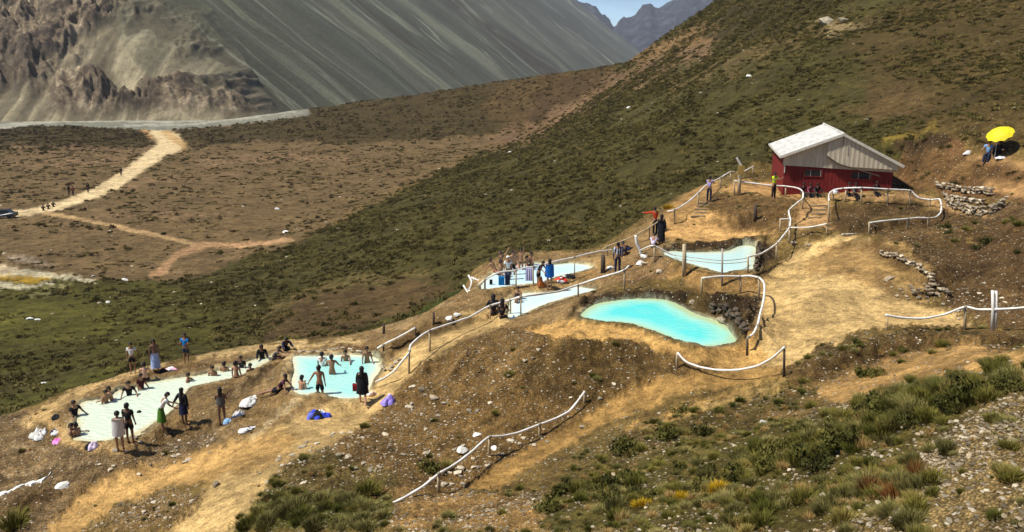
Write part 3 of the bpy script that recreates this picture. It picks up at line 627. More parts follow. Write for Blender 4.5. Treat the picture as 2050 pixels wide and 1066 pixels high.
# ------------------------------------------------------------------ pool water
def water(name, key, c_deep, c_shal, c_edge, rip=0.25, edge=0.9, label=None):
    p = POOLS[key]; xy = np.array(p['xy']); z = p['z']
    x0, y0 = xy.min(0) - .4; x1, y1 = xy.max(0) + .4; st = .12
    xs = np.arange(x0, x1, st); ys = np.arange(y0, y1, st); X, Y = np.meshgrid(xs, ys)
    d = segdist(X, Y, xy, True); io = inpoly(X, Y, xy); sd = np.where(io, d, -d)
    id_ = np.arange(X.size).reshape(X.shape); keep = (sd > -.22)
    q = keep[:-1, :-1] & keep[1:, :-1] & keep[:-1, 1:] & keep[1:, 1:]
    f = np.stack([id_[:-1, :-1][q], id_[:-1, 1:][q], id_[1:, 1:][q], id_[1:, :-1][q]], -1)
    used = np.unique(f); mp = -np.ones(X.size, int); mp[used] = np.arange(len(used)); f = mp[f]
    V = np.stack([X.ravel()[used], Y.ravel()[used], np.full(len(used), z)], -1)
    m, n, b = new_mat(name + '_milky_water'); L = n.links
    at = node(n, 'ShaderNodeAttribute', attribute_name='depth')
    geo = node(n, 'ShaderNodeNewGeometry'); no = node(n, 'ShaderNodeTexNoise', i_Scale=.45, i_Detail=5.0, i_Roughness=.6); L.new(geo.outputs['Position'], no.inputs[0])
    ad = node(n, 'ShaderNodeMath', operation='MULTIPLY_ADD'); L.new(no.outputs[0], ad.inputs[0]); ad.inputs[1].default_value = 1.1
    sb = node(n, 'ShaderNodeMath', operation='SUBTRACT'); L.new(at.outputs['Fac'], sb.inputs[0]); sb.inputs[1].default_value = .6; L.new(sb.outputs[0], ad.inputs[2])
    rp = node(n, 'ShaderNodeValToRGB'); e = rp.color_ramp.elements
    e[0].position = 0.0; e[0].color = (*c_edge, 1); e[1].position = .35; e[1].color = (*c_shal, 1); e2 = e.new(1.0); e2.color = (*c_deep, 1)
    L.new(ad.outputs[0], rp.inputs[0]); L.new(rp.outputs[0], b.inputs['Base Color'])
    b.inputs['Roughness'].default_value = .07; b.inputs['Specular IOR Level'].default_value = .6; b.inputs['IOR'].default_value = 1.33
    wv = node(n, 'ShaderNodeTexNoise', i_Scale=3.2, i_Detail=3.0); mpg = node(n, 'ShaderNodeMapping'); mpg.inputs['Scale'].default_value = (1, 2.2, 1)
    L.new(geo.outputs['Position'], mpg.inputs[0]); L.new(mpg.outputs[0], wv.inputs[0])
    bp = node(n, 'ShaderNodeBump', i_Strength=min(1.0, rip * 2.2), i_Distance=.09); L.new(wv.outputs[0], bp.inputs['Height']); L.new(bp.outputs[0], b.inputs['Normal'])
    o = np_mesh(name, V, f, m); dv = np.clip(sd.ravel()[used] / edge, 0, 1)
    a = o.data.attributes.new('depth', 'FLOAT', 'POINT'); a.data.foreach_set('value', dv.astype(np.float32))
    tag(o, label, kind='structure'); return o
water('pool_water', 'turquoise', lin(92,218,208)*.92, lin(165,230,206)*.88, lin(196,212,158)*.82, .12, 1.3, 'bright turquoise milky water of the large hot pool')
water('pool_water', 'upper', lin(196,230,220)*.92, lin(214,232,216)*.92, lin(220,225,185)*.85, .10, .9, 'pale milky water of the upper pool')
water('pool_water', 'middle', lin(206,232,230)*.94, lin(218,234,226)*.94, lin(225,225,190)*.88, .10, .7, 'pale blue water of the narrow middle pool')
water('pool_water', 'fenced', lin(200,232,232)*.94, lin(216,234,228)*.94, lin(225,225,190)*.88, .10, .7, 'pale blue water of the fenced far pool')
water('pool_water', 'terrace', lin(166,226,214)*.88, lin(198,228,212)*.88, lin(230,222,185)*.88, .22, .8, 'light blue water of the square bathing pool')
water('pool_water', 'long', lin(216,228,202)*.92, lin(220,228,200)*.90, lin(220,206,160)*.86, .7, .8, 'milky cream water of the long bathing pool')
# ------------------------------------------------------------------ far mountains
def far_grid(name, s0, s1, ns, y0, y1, ny, fn, mat, label):
    s = np.linspace(s0, s1, ns); y = np.exp(np.linspace(math.log(y0), math.log(y1), ny)) if isinstance(ny, int) else ny; S, Y = np.meshgrid(s, y); X = S * Y
    Z, at = fn(X, Y, S); id_ = np.arange(X.size).reshape(X.shape)
    f = np.stack([id_[:-1, :-1], id_[:-1, 1:], id_[1:, 1:], id_[1:, :-1]], -1).reshape(-1, 4)
    o = np_mesh(name, np.stack([X.ravel(), Y.ravel(), Z.ravel()], -1), f, mat); tag(o, label, kind='structure')
    for k, v in at.items():
        if v.ndim == 3:
            a = o.data.attributes.new(k, 'FLOAT_VECTOR', 'POINT'); a.data.foreach_set('vector', v.reshape(-1, 3).astype(np.float32).ravel())
        else:
            a = o.data.attributes.new(k, 'FLOAT', 'POINT'); a.data.foreach_set('value', v.ravel().astype(np.float32))
    return o
FD = np.array([.129, 1.0]); FD = FD / np.linalg.norm(FD)
def scree(X, Y, S):
    rx, ry = X + 104, Y - 417
    d1 = -(rx * FD[1] - ry * FD[0]) ; a1 = rx * FD[0] + ry * FD[1]     # distance up the long face
    d1 = d1 + .11 * np.maximum(0, Y - 900) + 6 * fbm(a1 / 90, a1 * 0, 5, 3)
    d2 = (Y - 378 - 0.02 * X) * 0.86 + 5 * fbm(X / 60, Y / 60, 7, 3)
    k = 34.0; h = np.clip(.5 + .5 * (d2 - d1) / k, 0, 1); d = d2 * (1 - h) + d1 * h - k * h * (1 - h)
    w1 = h
    la = 300 * np.log(np.maximum(a1 + 300, 40) / 300)
    la = la + 16 * fbm(la / 50, d1 / 110, 91, 4) + 5 * fbm(la / 12, d1 / 40, 93, 3)
    h = np.clip(h + .5 * fbm(X / 30, d / 40, 95, 4) * (h > .01) * (h < .99) * 2, 0, 1); w1 = h
    face = w1 * sstep(0, 12, d1)
    gul = 1 - np.abs(fbm(la / 26, d1 / 400, 9, 4)) * 2
    Z = -28 + np.where(d > 0, .75 * d, .25 * d) + face * gul * 3.2 * sstep(4, 60, d)
    cl = (1 - w1) * sstep(2, 10, d)
    rx_ = X + .5 * d + 14 * fbm(X / 40, d / 40, 12, 3)
    crag = 1 - np.abs(fbm(rx_ / 34, d / 60, 13, 4, .6)) * 2.6
    crag2 = 1 - np.abs(fbm(rx_ / 11, d / 15, 17, 4, .62)) * 2.2
    crag3 = 1 - np.abs(fbm(rx_ / 4.0, d / 5.5, 27, 4, .62)) * 2.2
    foot = sstep(0, 14, d)
    mk = sstep(-.12, .22, fbm(X / 48 + 3, d / 42, 19, 4) + .34 - .45 * sstep(95, 170, d) - .3 * sstep(26, 6, d))
    cm = cl * mk
    Z = Z + cm * foot * (4.5 * crag + 4.6 * crag2 + 2.2 * crag3)
    Z = Z + cl * 1.5 * fbm(X / 10, d / 30, 23, 3)
    fall = np.stack([np.where(w1 > .5, la, X), d, np.zeros_like(d)], -1)
    return np.minimum(Z, 520 + 40 * fbm(X / 200, Y / 200, 3, 3)), {'fall': fall, 'crag': np.clip(cm * (.55 + .35 * crag + .4 * crag2 + .3 * crag3), 0, 1), 'face': w1}
m, n, b = new_mat('scree_slope'); L = n.links
fa = node(n, 'ShaderNodeAttribute', attribute_name='fall'); cr = node(n, 'ShaderNodeAttribute', attribute_name='crag'); fc = node(n, 'ShaderNodeAttribute', attribute_name='face')
def streak(sx_, sy_, det, dist=0.0):
    mp = node(n, 'ShaderNodeMapping'); mp.inputs['Scale'].default_value = (sx_, sy_, 1); L.new(fa.outputs['Vector'], mp.inputs[0])
    x = node(n, 'ShaderNodeTexNoise', i_Scale=1.0, i_Detail=det, i_Roughness=.6, i_Distortion=dist); L.new(mp.outputs[0], x.inputs[0]); return x.outputs[0]
def rampn(src, els):
    r = node(n, 'ShaderNodeValToRGB'); e = r.color_ramp.elements
    e[0].position = els[0][0]; e[0].color = (*els[0][1], 1); e[1].position = els[-1][0]; e[1].color = (*els[-1][1], 1)
    for p_, c_ in els[1:-1]: q = e.new(p_); q.color = (*c_, 1)
    L.new(src, r.inputs[0]); return r.outputs[0]
base = rampn(streak(.024, .0022, 4, .4), [(.32, lin(92,80,56)*.62), (.45, lin(100,98,74)*.64), (.57, lin(112,110,86)*.68), (.70, lin(148,146,114)*.78)])
thin = rampn(streak(.062, .0045, 6, 1.4), [(.57, (0, 0, 0)), (.70, (1, 1, 1))])
mx1 = node(n, 'ShaderNodeMix', data_type='RGBA'); L.new(base, mx1.inputs[6]); mx1.inputs[7].default_value = (*lin(172,170,138)*.74, 1)
tmul = node(n, 'ShaderNodeMath', operation='MULTIPLY'); L.new(thin, tmul.inputs[0]); tmul.inputs[1].default_value = .75; L.new(tmul.outputs[0], mx1.inputs[0])
geo = node(n, 'ShaderNodeNewGeometry'); rn = node(n, 'ShaderNodeTexNoise', i_Scale=.05, i_Detail=11.0, i_Roughness=.8, i_Distortion=.6); L.new(geo.outputs['Position'], rn.inputs[0])
rock = rampn(rn.outputs[0], [(.38, lin(52,42,32)*.8), (.47, lin(88,74,56)*.8), (.55, lin(130,112,86)*.82), (.64, lin(190,170,138)*.85)])
tal = rampn(streak(.10, .02, 6, .5), [(.36, lin(98,86,64)*.72), (.50, lin(128,116,88)*.74), (.64, lin(184,168,132)*.78)])
mx0 = node(n, 'ShaderNodeMix', data_type='RGBA'); L.new(tal, mx0.inputs[6]); L.new(rock, mx0.inputs[7]); L.new(cr.outputs['Fac'], mx0.inputs[0])
mx2 = node(n, 'ShaderNodeMix', data_type='RGBA'); L.new(mx1.outputs[2], mx2.inputs[6]); L.new(mx0.outputs[2], mx2.inputs[7])
inv = node(n, 'ShaderNodeMath', operation='SUBTRACT'); inv.inputs[0].default_value = 1.0; L.new(fc.outputs['Fac'], inv.inputs[1]); L.new(inv.outputs[0], mx2.inputs[0])
fine = node(n, 'ShaderNodeTexNoise', i_Scale=.35, i_Detail=8.0, i_Roughness=.75); L.new(geo.outputs['Position'], fine.inputs[0])
c = mulramp(fine.outputs[0], mx2.outputs[2], .72, 1.25)
L.new(c, b.inputs['Base Color']); bp = node(n, 'ShaderNodeBump', i_Strength=.6, i_Distance=1.2); L.new(fine.outputs[0], bp.inputs['Height']); L.new(bp.outputs[0], b.inputs['Normal'])
far_grid('scree_mountain', -.80, .15, 600, 345, 3600, np.concatenate([np.linspace(345, 374, 6)[:-1], np.linspace(374, 545, 330)[:-1], np.exp(np.linspace(math.log(545), math.log(3600), 200))]), scree, m, 'grey scree slope with pale streaks and rock outcrops')

CRAG = [(900,60),(1100,0),(1140,-8),(1150,5),(1185,14),(1205,40),(1222,62),(1240,42),(1262,38),(1275,20),(1292,12),(1305,24),(1322,14),(1345,2),(1372,-6),(1400,-20),(1500,-50),(1800,-60),(2400,-40)]
cs = np.array([(q[0] - 1025) / F for q in CRAG]); cz2 = np.array([P(q[0], q[1], 4400)[2] for q in CRAG])
def crags(X, Y, S):
    zr = np.interp(S, cs, cz2); t = np.clip((Y - 3300) / 1100, 0, 1)
    h = -40 + (zr + 40) * t ** 1.1 - np.maximum(0, Y - 4400) * .5
    rug = (1 - np.abs(fbm(X / 130, Y / 200, 33, 5, .6)) * 2) * 38 + 12 * fbm(X / 22, Y / 40, 37, 3)
    return h + rug * t * (1 - sstep(.93, 1.0, t) * .55), {}
m, n, b = new_mat('distant_rock'); L = n.links
geo = node(n, 'ShaderNodeNewGeometry'); rn = node(n, 'ShaderNodeTexNoise', i_Scale=.02, i_Detail=8.0, i_Roughness=.7); L.new(geo.outputs['Position'], rn.inputs[0])
c = rampn(rn.outputs[0], [(.38, lin(30,32,38)*.7), (.52, lin(50,52,62)*.7), (.66, lin(84,84,90)*.8)]); L.new(c, b.inputs['Base Color'])
far_grid('distant_crags', -.05, .9, 420, 3300, 5200, 150, crags, m, 'dark jagged crags closing the valley far away')
# level ground under everything, out to the horizon
gm2 = simple('far_ground', tuple(lin(130, 112, 84) * .8), scale=.02, var=.3)
mesh_obj('far_ground', [(-6000, -400, -60), (6000, -400, -60), (6000, 9000, -60), (-6000, 9000, -60)], [(0, 1, 2, 3)], gm2)['kind'] = 'structure'

# ------------------------------------------------------------------ thin mountain air
hv = MB().box((0, 2650, 340), (5200, 5500, 802))
hz_ = mesh_obj('haze', hv.v, hv.f, None); hm = bpy.data.materials.new('haze_air'); hm.use_nodes = True; hn = hm.node_tree; hn.nodes.clear()
ho = hn.nodes.new('ShaderNodeOutputMaterial'); pv = hn.nodes.new('ShaderNodeVolumePrincipled'); pv.inputs['Color'].default_value = (.86, .91, 1.0, 1); pv.inputs['Density'].default_value = .00008; pv.inputs['Anisotropy'].default_value = .2
hn.links.new(pv.outputs[0], ho.inputs['Volume']); hz_.data.materials.append(hm); tag(hz_, 'thin bluish mountain air', kind='stuff')
# ------------------------------------------------------------------ plants and stones
def leafmat(name, c0, c1, dry=None, rnd=.35):
    m, n, b = new_mat(name); L = n.links
    geo = node(n, 'ShaderNodeNewGeometry'); no = node(n, 'ShaderNodeTexNoise', i_Scale=.22, i_Detail=5.0, i_Roughness=.7); L.new(geo.outputs['Position'], no.inputs[0])
    oi = node(n, 'ShaderNodeObjectInfo')
    ad = node(n, 'ShaderNodeMath', operation='ADD'); L.new(no.outputs[0], ad.inputs[0])
    mr = node(n, 'ShaderNodeMapRange'); mr.inputs[3].default_value = -rnd * .5; mr.inputs[4].default_value = rnd * .5; L.new(oi.outputs['Random'], mr.inputs[0]); L.new(mr.outputs[0], ad.inputs[1])
    rp = node(n, 'ShaderNodeValToRGB'); e = rp.color_ramp.elements; e[0].position = .34; e[0].color = (*c0, 1); e[1].position = .62; e[1].color = (*c1, 1)
    if dry is not None: q = e.new(.8); q.color = (*dry, 1)
    L.new(ad.outputs[0], rp.inputs[0]); L.new(rp.outputs[0], b.inputs['Base Color']); b.inputs['Roughness'].default_value = .8; b.inputs['Specular IOR Level'].default_value = .15
    return m
M_TUS = leafmat('tussock_leaves', lin(64,57,27), lin(106,95,48), lin(134,114,66))
M_LOW = leafmat('low_bush_leaves', lin(80,62,36), lin(108,86,52), lin(136,110,74))
M_GREEN = leafmat('green_shrub_leaves', lin(80,80,28), lin(126,116,52), lin(160,138,78))
M_GREY = leafmat('grey_green_shrub_leaves', lin(90,84,42), lin(140,130,74), lin(170,150,96))
M_DARK = leafmat('dark_shrub_leaves', lin(58,58,22), lin(92,88,38), lin(118,102,52))
M_YEL = leafmat('yellow_flowering_shrub', lin(150,120,20), lin(206,166,30), lin(170,150,60))
M_DRY = leafmat('dry_grass_blades', lin(150,118,66), lin(196,164,104), lin(120,84,48))
M_RUST = leafmat('rusty_dry_stems', lin(104,68,34), lin(142,94,48), lin(160,120,70))
M_STONE = simple('pale_stone', (.42, .35, .24), var=.4, scale=6, bump=.4, rnd=.45)
M_ROCK = simple('brown_rock', (.27, .21, .135), var=.45, scale=4, bump=.6, rnd=.4)
M_WROCK = simple('white_mineral_rock', (.72, .69, .60), var=.2, scale=5, bump=.4, rnd=.1)

def blob_stone(seed, sub=1, flat=.6, mat=None, name='stone'):
    r = np.random.default_rng(seed); bm = bmesh.new(); bmesh.ops.create_icosphere(bm, subdivisions=sub, radius=.5)
    pl = [(Vector(r.normal(size=3)).normalized(), r.uniform(.24, .4)) for _ in range(7)]
    for v in bm.verts:
        for nrm, dd in pl:
            k = v.co.dot(nrm)
            if k > dd: v.co -= nrm * (k - dd)
        v.co *= 1 + r.uniform(-.07, .07)
        v.co.x *= 1.2; v.co.z *= flat
    me = bpy.data.meshes.new(name); bm.to_mesh(me); bm.free(); me.materials.append(mat or M_STONE); return me
def tuft_mesh(seed, nb, h, rad, w, mat, name, lean=.5, seg=2, twig=False):
    """a clump of arching blades or leafy shoots rising from one base"""
    r = np.random.default_rng(seed); V = []; Fc = []
    for i in range(nb):
        a = r.uniform(0, 2 * math.pi); q = math.sqrt(r.uniform(0, 1)); bx, by = rad * .55 * q * math.cos(a), rad * .55 * q * math.sin(a)
        ln = h * r.uniform(.45, 1.0) * (1 - .35 * q); le = lean * q + r.normal() * .18; a2 = a + r.normal() * .4
        tw = r.uniform(0, math.pi); wx_, wy_ = math.cos(tw) * w, math.sin(tw) * w; b0 = len(V)
        for s in range(seg + 1):
            t = s / seg; rr_ = ln * le * t ** 1.6; zz = ln * t * (1 - .25 * abs(le) * t); k = (1 - t) ** .6 if s < seg else 0
            cx, cy = bx + rr_ * math.cos(a2), by + rr_ * math.sin(a2)
            if s == seg: V.append((cx, cy, zz))
            else: V += [(cx - wx_ * k, cy - wy_ * k, zz), (cx + wx_ * k, cy + wy_ * k, zz)]
        for s in range(seg):
            if s == seg - 1: Fc.append((b0 + 2 * s, b0 + 2 * s + 1, b0 + 2 * s + 2))
            else: Fc.append((b0 + 2 * s, b0 + 2 * s + 1, b0 + 2 * s + 3, b0 + 2 * s + 2))
    me = bpy.data.meshes.new(name); me.from_pydata(V, [], Fc); me.materials.append(mat); return me
def bush_mesh(seed, nl, rad, h, leaf, mat, name):
    """rounded uneven shrub: leaf-sized faces spread through the crown volume"""
    r = np.random.default_rng(seed); V = []; Fc = []
    cl = [(r.normal(size=3) * np.array([.45, .45, .25]) * rad, r.uniform(.35, .6) * rad) for _ in range(6)]
    for i in range(nl):
        c0, cr_ = cl[r.integers(len(cl))]; d = r.normal(size=3); d /= np.linalg.norm(d); p = c0 + d * cr_ * r.uniform(.75, 1.05)
        p[2] = abs(p[2]) * h / rad
        t1 = r.normal(size=3); t1 /= np.linalg.norm(t1); t1[2] = abs(t1[2]) + .5; t2 = np.cross(t1, d); t2 /= (np.linalg.norm(t2) + 1e-6)
        b0 = len(V); s = leaf * r.uniform(.6, 1.3)
        V += [tuple(p - t2 * s * .5), tuple(p + t2 * s * .5), tuple(p + t1 * s * 1.2)]; Fc.append((b0, b0 + 1, b0 + 2))
    me = bpy.data.meshes.new(name); me.from_pydata(V, [], Fc); me.materials.append(mat); return me

def gn_scatter(name, src, pts, rot, scl, label):
    me = bpy.data.meshes.new(name); me.from_pydata([tuple(p) for p in pts], [], [])
    a = me.attributes.new('rot', 'FLOAT_VECTOR', 'POINT'); a.data.foreach_set('vector', np.asarray(rot, np.float32).ravel())
    a = me.attributes.new('scl', 'FLOAT_VECTOR', 'POINT'); a.data.foreach_set('vector', np.asarray(scl, np.float32).ravel())
    o = bpy.data.objects.new(name, me); COL.objects.link(o); tag(o, label, kind='stuff')
    g = bpy.data.node_groups.new(name, 'GeometryNodeTree')
    g.interface.new_socket('Geometry', in_out='INPUT', socket_type='NodeSocketGeometry'); g.interface.new_socket('Geometry', in_out='OUTPUT', socket_type='NodeSocketGeometry')
    gi = g.nodes.new('NodeGroupInput'); go = g.nodes.new('NodeGroupOutput'); ip = g.nodes.new('GeometryNodeInstanceOnPoints')
    ob = g.nodes.new('GeometryNodeObjectInfo'); ob.inputs[0].default_value = src; ob.transform_space = 'ORIGINAL'
    def att(nm):
        x = g.nodes.new('GeometryNodeInputNamedAttribute'); x.data_type = 'FLOAT_VECTOR'; x.inputs['Name'].default_value = nm; return x.outputs['Attribute']
    L = g.links; L.new(gi.outputs[0], ip.inputs['Points']); L.new(ob.outputs['Geometry'], ip.inputs['Instance'])
    e2r = g.nodes.new('FunctionNodeEulerToRotation'); L.new(att('rot'), e2r.inputs[0]); L.new(e2r.outputs[0], ip.inputs['Rotation']); L.new(att('scl'), ip.inputs['Scale'])
    L.new(ip.outputs[0], go.inputs[0]); md = o.modifiers.new('scatter', 'NODES'); md.node_group = g
    return o
# cell areas for sampling
dXc = (GX[:-1, 1:] - GX[:-1, :-1]); dYc = (GY[1:, :-1] - GY[:-1, :-1]); AREA = (dXc * dYc)
PXg = PXv.reshape(gh, gw)[:-1, :-1]; PYg = PYv.reshape(gh, gw)[:-1, :-1]
VIS = (PXg > -120) & (PXg < 2170) & (PYg > -90) & (PYg < 1200)
# visibility by running maximum of elevation along each sight column
el = GZ / np.hypot(GX, GY); run = np.maximum.accumulate(el, 0); HID = (run - el) > .02; HID = HID[:-1, :-1]
def sample(den, nmax):
    """den: plants per square metre on each ground cell"""
    lam = np.clip(den * AREA * VIS * (~HID), 0, None); tot = lam.sum()
    if tot > nmax: lam *= nmax / tot
    c = RNG.poisson(lam); j, i = np.nonzero(c); j = np.repeat(j, c[j, i]); i = np.repeat(i, c[np.nonzero(c)])
    return j, i
def place(j, i):
    a = RNG.random(len(j)); b_ = RNG.random(len(j))
    def bl(G_): return (G_[j, i] * (1 - a) + G_[j, i + 1] * a) * (1 - b_) + (G_[j + 1, i] * (1 - a) + G_[j + 1, i + 1] * a) * b_
    return np.stack([bl(GX), bl(GY), bl(GZ)], -1)
TU = tuss.reshape(gh, gw)[:-1, :-1]; GR = grass.reshape(gh, gw)[:-1, :-1]; RO = rocks.reshape(gh, gw)[:-1, :-1]; INS = insA.reshape(gh, gw)[:-1, :-1]
YY = GY[:-1, :-1]; XX = GX[:-1, :-1]
clump = np.clip(.9 + 1.6 * fbm(XX / 7, YY / 7, 51, 3), 0, 2)
def put(name, src_list, den, nmax, smin, smax, label, zs=(.7, 1.2), sink=.1, far_k=0.0, power=2.0):
    j, i = sample(den, nmax); pts = place(j, i); n = len(pts)
    sc = smin + (smax - smin) * RNG.random(n) ** power; sc = sc * (1 + far_k * np.clip((pts[:, 1] - 60) / 100, 0, 3))
    S = np.stack([sc * RNG.uniform(.8, 1.2, n), sc * RNG.uniform(.8, 1.2, n), sc * RNG.uniform(*zs, n)], -1)
    R_ = np.stack([RNG.normal(0, .12, n), RNG.normal(0, .12, n), RNG.uniform(0, 6.28, n)], -1)
    pts[:, 2] -= sc * sink; k = RNG.integers(0, len(src_list), n)
    for q, s in enumerate(src_list):
        m_ = k == q; gn_scatter(name, s, pts[m_], R_[m_], S[m_], label)
    return n
def thing_mesh(name, me, loc, label, cat, group=None, rz=None, sc=1.0):
    o = bpy.data.objects.new(name, me); COL.objects.link(o); o.location = tuple(loc)
    o.rotation_euler = (random.gauss(0, .08), random.gauss(0, .08), random.uniform(0, 6.28) if rz is None else rz)
    o.scale = (sc * random.uniform(.85, 1.15), sc * random.uniform(.85, 1.15), sc * random.uniform(.8, 1.15)) if not isinstance(sc, tuple) else sc
    return tag(o, label, cat, group)

# --- stones one can pick out: the biggest on the near slopes
ME_ST = [blob_stone(k, 1, .62) for k in range(7)]; ME_RK = [blob_stone(20 + k, 1, .7, M_ROCK) for k in range(4)]; ME_WR = [blob_stone(30 + k, 2, .6, M_WROCK, 'white_rock') for k in range(3)]
ZONES = [ # polygon in the photograph, count, size, label, meshes
 ([(660,880),(900,740),(1030,670),(1090,690),(1000,800),(900,880),(760,940),(680,960)], 60, (.10,.26), 'pale stone on the brown mound above the lone foreground fence', ME_ST),
 ([(1050,700),(1330,740),(1370,765),(1200,820),(1100,800)], 26, (.09,.22), 'stone on the dark flank of the mound below the turquoise pool', ME_ST),
 ([(850,900),(980,880),(1080,860),(1170,810),(1180,850),(1050,910),(960,960),(860,990)], 44, (.10,.26), 'pale stone lying beside the lone white foreground fence', ME_ST),
 ([(600,880),(700,850),(720,900),(640,960),(540,990),(500,960)], 36, (.10,.24), 'stone on the rubble edge below the bright sandy path', ME_ST),
 ([(230,880),(430,870),(470,880),(380,930),(250,960),(190,930)], 36, (.10,.26), 'pale stone on the rubble bank below the long pool', ME_ST),
 ([(240,1030),(340,990),(390,1000),(370,1050),(280,1066)], 20, (.08,.20), 'stone on the weedy patch beside the lower sandy path', ME_ST),
 ([(1880,600),(1990,560),(2040,600),(1980,640),(1900,640)], 26, (.10,.24), 'stone on the scree below the right-hand bank', ME_ST),
 ([(1770,575),(1880,570),(1900,600),(1800,612)], 14, (.14,.32), 'brown stone heaped at the foot of the curved earth bench', ME_RK),
 ([(1800,870),(2030,800),(2045,1060),(1700,1060)], 34, (.05,.12), 'small pale stone on the gravel slope at lower right', ME_ST)]
nst = 0
for poly, cnt, (s0, s1), lab, meshes in ZONES:
    xs = [q[0] for q in poly]; ys = [q[1] for q in poly]; k = 0
    while k < cnt:
        x = random.uniform(min(xs), max(xs)); y = random.uniform(min(ys), max(ys))
        if not inpoly([x], [y], poly)[0]: continue
        g = G(x, y); s = s0 + (s1 - s0) * random.random() ** 1.8
        thing_mesh('stone', random.choice(meshes), g + Vector((0, 0, .08 * s)), lab, 'stone', lab.replace('stone', 'stones', 1), sc=s * 1.15); k += 1; nst += 1
for (x, y, s, lab) in [(690,905,.3,'flat brown boulder'),]: pass
BOULD = [ # x, y, size, meshes, label
 (432,972,.36,ME_RK,'dark lone stone lying in the middle of the sandy path'),
 (845,783,.55,ME_RK,'large brown boulder on the path above the seated white and blue bundle'),
 (825,778,.5,ME_ST,'flat tan slab leaning on the large brown boulder'),
 (868,800,.42,ME_RK,'squat brown rock just below the large brown boulder'),
 (925,905,.5,ME_WR,'big white rock behind the rail of the lone foreground fence'),
 (955,872,.32,ME_WR,'white rock above the kink of the lone foreground fence'),
 (990,900,.28,ME_WR,'white stone right of the middle post of the foreground fence'),
 (1445,645,.55,ME_ST,'round pale boulder set in the dark bank of the turquoise pool'),
 (900,640,.5,ME_WR,'white rock beside the long rail above the path'),
 (915,632,.4,ME_WR,'second white rock lower against the long rail above the path'),
 (1290,530,.55,ME_ST,'pale boulder on the knoll left of the upper pool'),
 (1320,545,.45,ME_ST,'tan stone on the knoll edge left of the upper pool'),
 (1385,606,.4,ME_RK,'dark stone on the far lip of the turquoise pool'),
 (1130,555,.3,ME_WR,'white boulder on the earth dam between the two narrow pools'),
 (1222,538,.42,ME_WR,'pale rounded stone at the feet of the person in navy'),
 (1290,515,.4,ME_WR,'white stone under the bent white pole'),
 (125,975,.5,ME_WR,'white rock at the head of the white mineral trickle'),
 (60,640,.7,ME_WR,'larger white rock pair lying in the green meadow'),
 (75,642,.6,ME_WR,'right-hand white rock of the meadow pair'),
 (216,606,.45,ME_WR,'small white rock alone in the green meadow'),
 (250,562,.8,ME_WR,'white boulder cluster piece at the meadow edge'),
 (186,554,.5,ME_WR,'pale boulder beside the mineral flat'),
 (555,420,.9,ME_WR,'white boulder alone on the brown valley floor'),
 (572,466,.8,ME_WR,'white boulder close to the foot of the green slope'),
 (88,768,.35,ME_WR,'small white stone on the dark slope left of the long pool'),
 (1258,217,.9,ME_WR,'white stone high on the dark green slope'),
 (1500,155,.9,ME_WR,'pale stone up the green slope above the cabin'),
 (1023,306,.9,ME_WR,'small white stone near the foot of the dark slope'),
 (1655,48,2.4,ME_ST,'pale rock outcrop near the top of the right slope, left half'),
 (1690,45,2.2,ME_ST,'pale rock outcrop near the top of the right slope, right half'),
 (1780,560,.5,ME_RK,'dark block at the end of the curved earth bench'),
 (1590,490,.5,ME_RK,'dark flat rock beside the upper pool fence'),
 (1620,492,.4,ME_RK,'brown rock on the sand right of the upper pool'),
 (1580,905,.2,ME_ST,'pale cracked stone among the dark shrubs in the foreground'),
 (1530,850,.36,ME_WR,'bright pale rock behind the foreground shrubs'),
]
for x, y, s, ms, lab in BOULD:
    g = G(x, y); thing_mesh('boulder' if s > .35 else 'rock', random.choice(ms), g + Vector((0, 0, .1 * s)), lab, 'rock', sc=s)

# --- shrubs one can pick out in the foreground
ME_SH = dict(
 grey=[tuft_mesh(40 + k, 420, .42, .42, .010, M_GREY, 'shrub', .9, 2) for k in range(3)],
 green=[tuft_mesh(50 + k, 420, .45, .38, .010, M_GREEN, 'shrub', .8, 2) for k in range(3)],
 dark=[bush_mesh(60 + k, 620, .36, .36, .055, M_DARK, 'shrub') for k in range(3)],
 yellow=[tuft_mesh(70 + k, 380, .36, .40, .010, M_YEL, 'shrub', .8, 2) for k in range(2)],
 rust=[tuft_mesh(80 + k, 260, .55, .30, .006, M_RUST, 'dry_shrub', .6, 2) for k in range(2)],
 dry=[tuft_mesh(90 + k, 200, .35, .25, .006, M_DRY, 'grass_tuft', .7, 2) for k in range(2)])
first = {}
def shrub_at(x, y, kind, s, lab, cat='shrub', grp=None, name='shrub', guess=None):
    g = G(x, y, guess); o = thing_mesh(name, random.choice(ME_SH[kind]), g - Vector((0, 0, .03)), lab, cat, grp, sc=s); first.setdefault(kind, []).append(o); return o
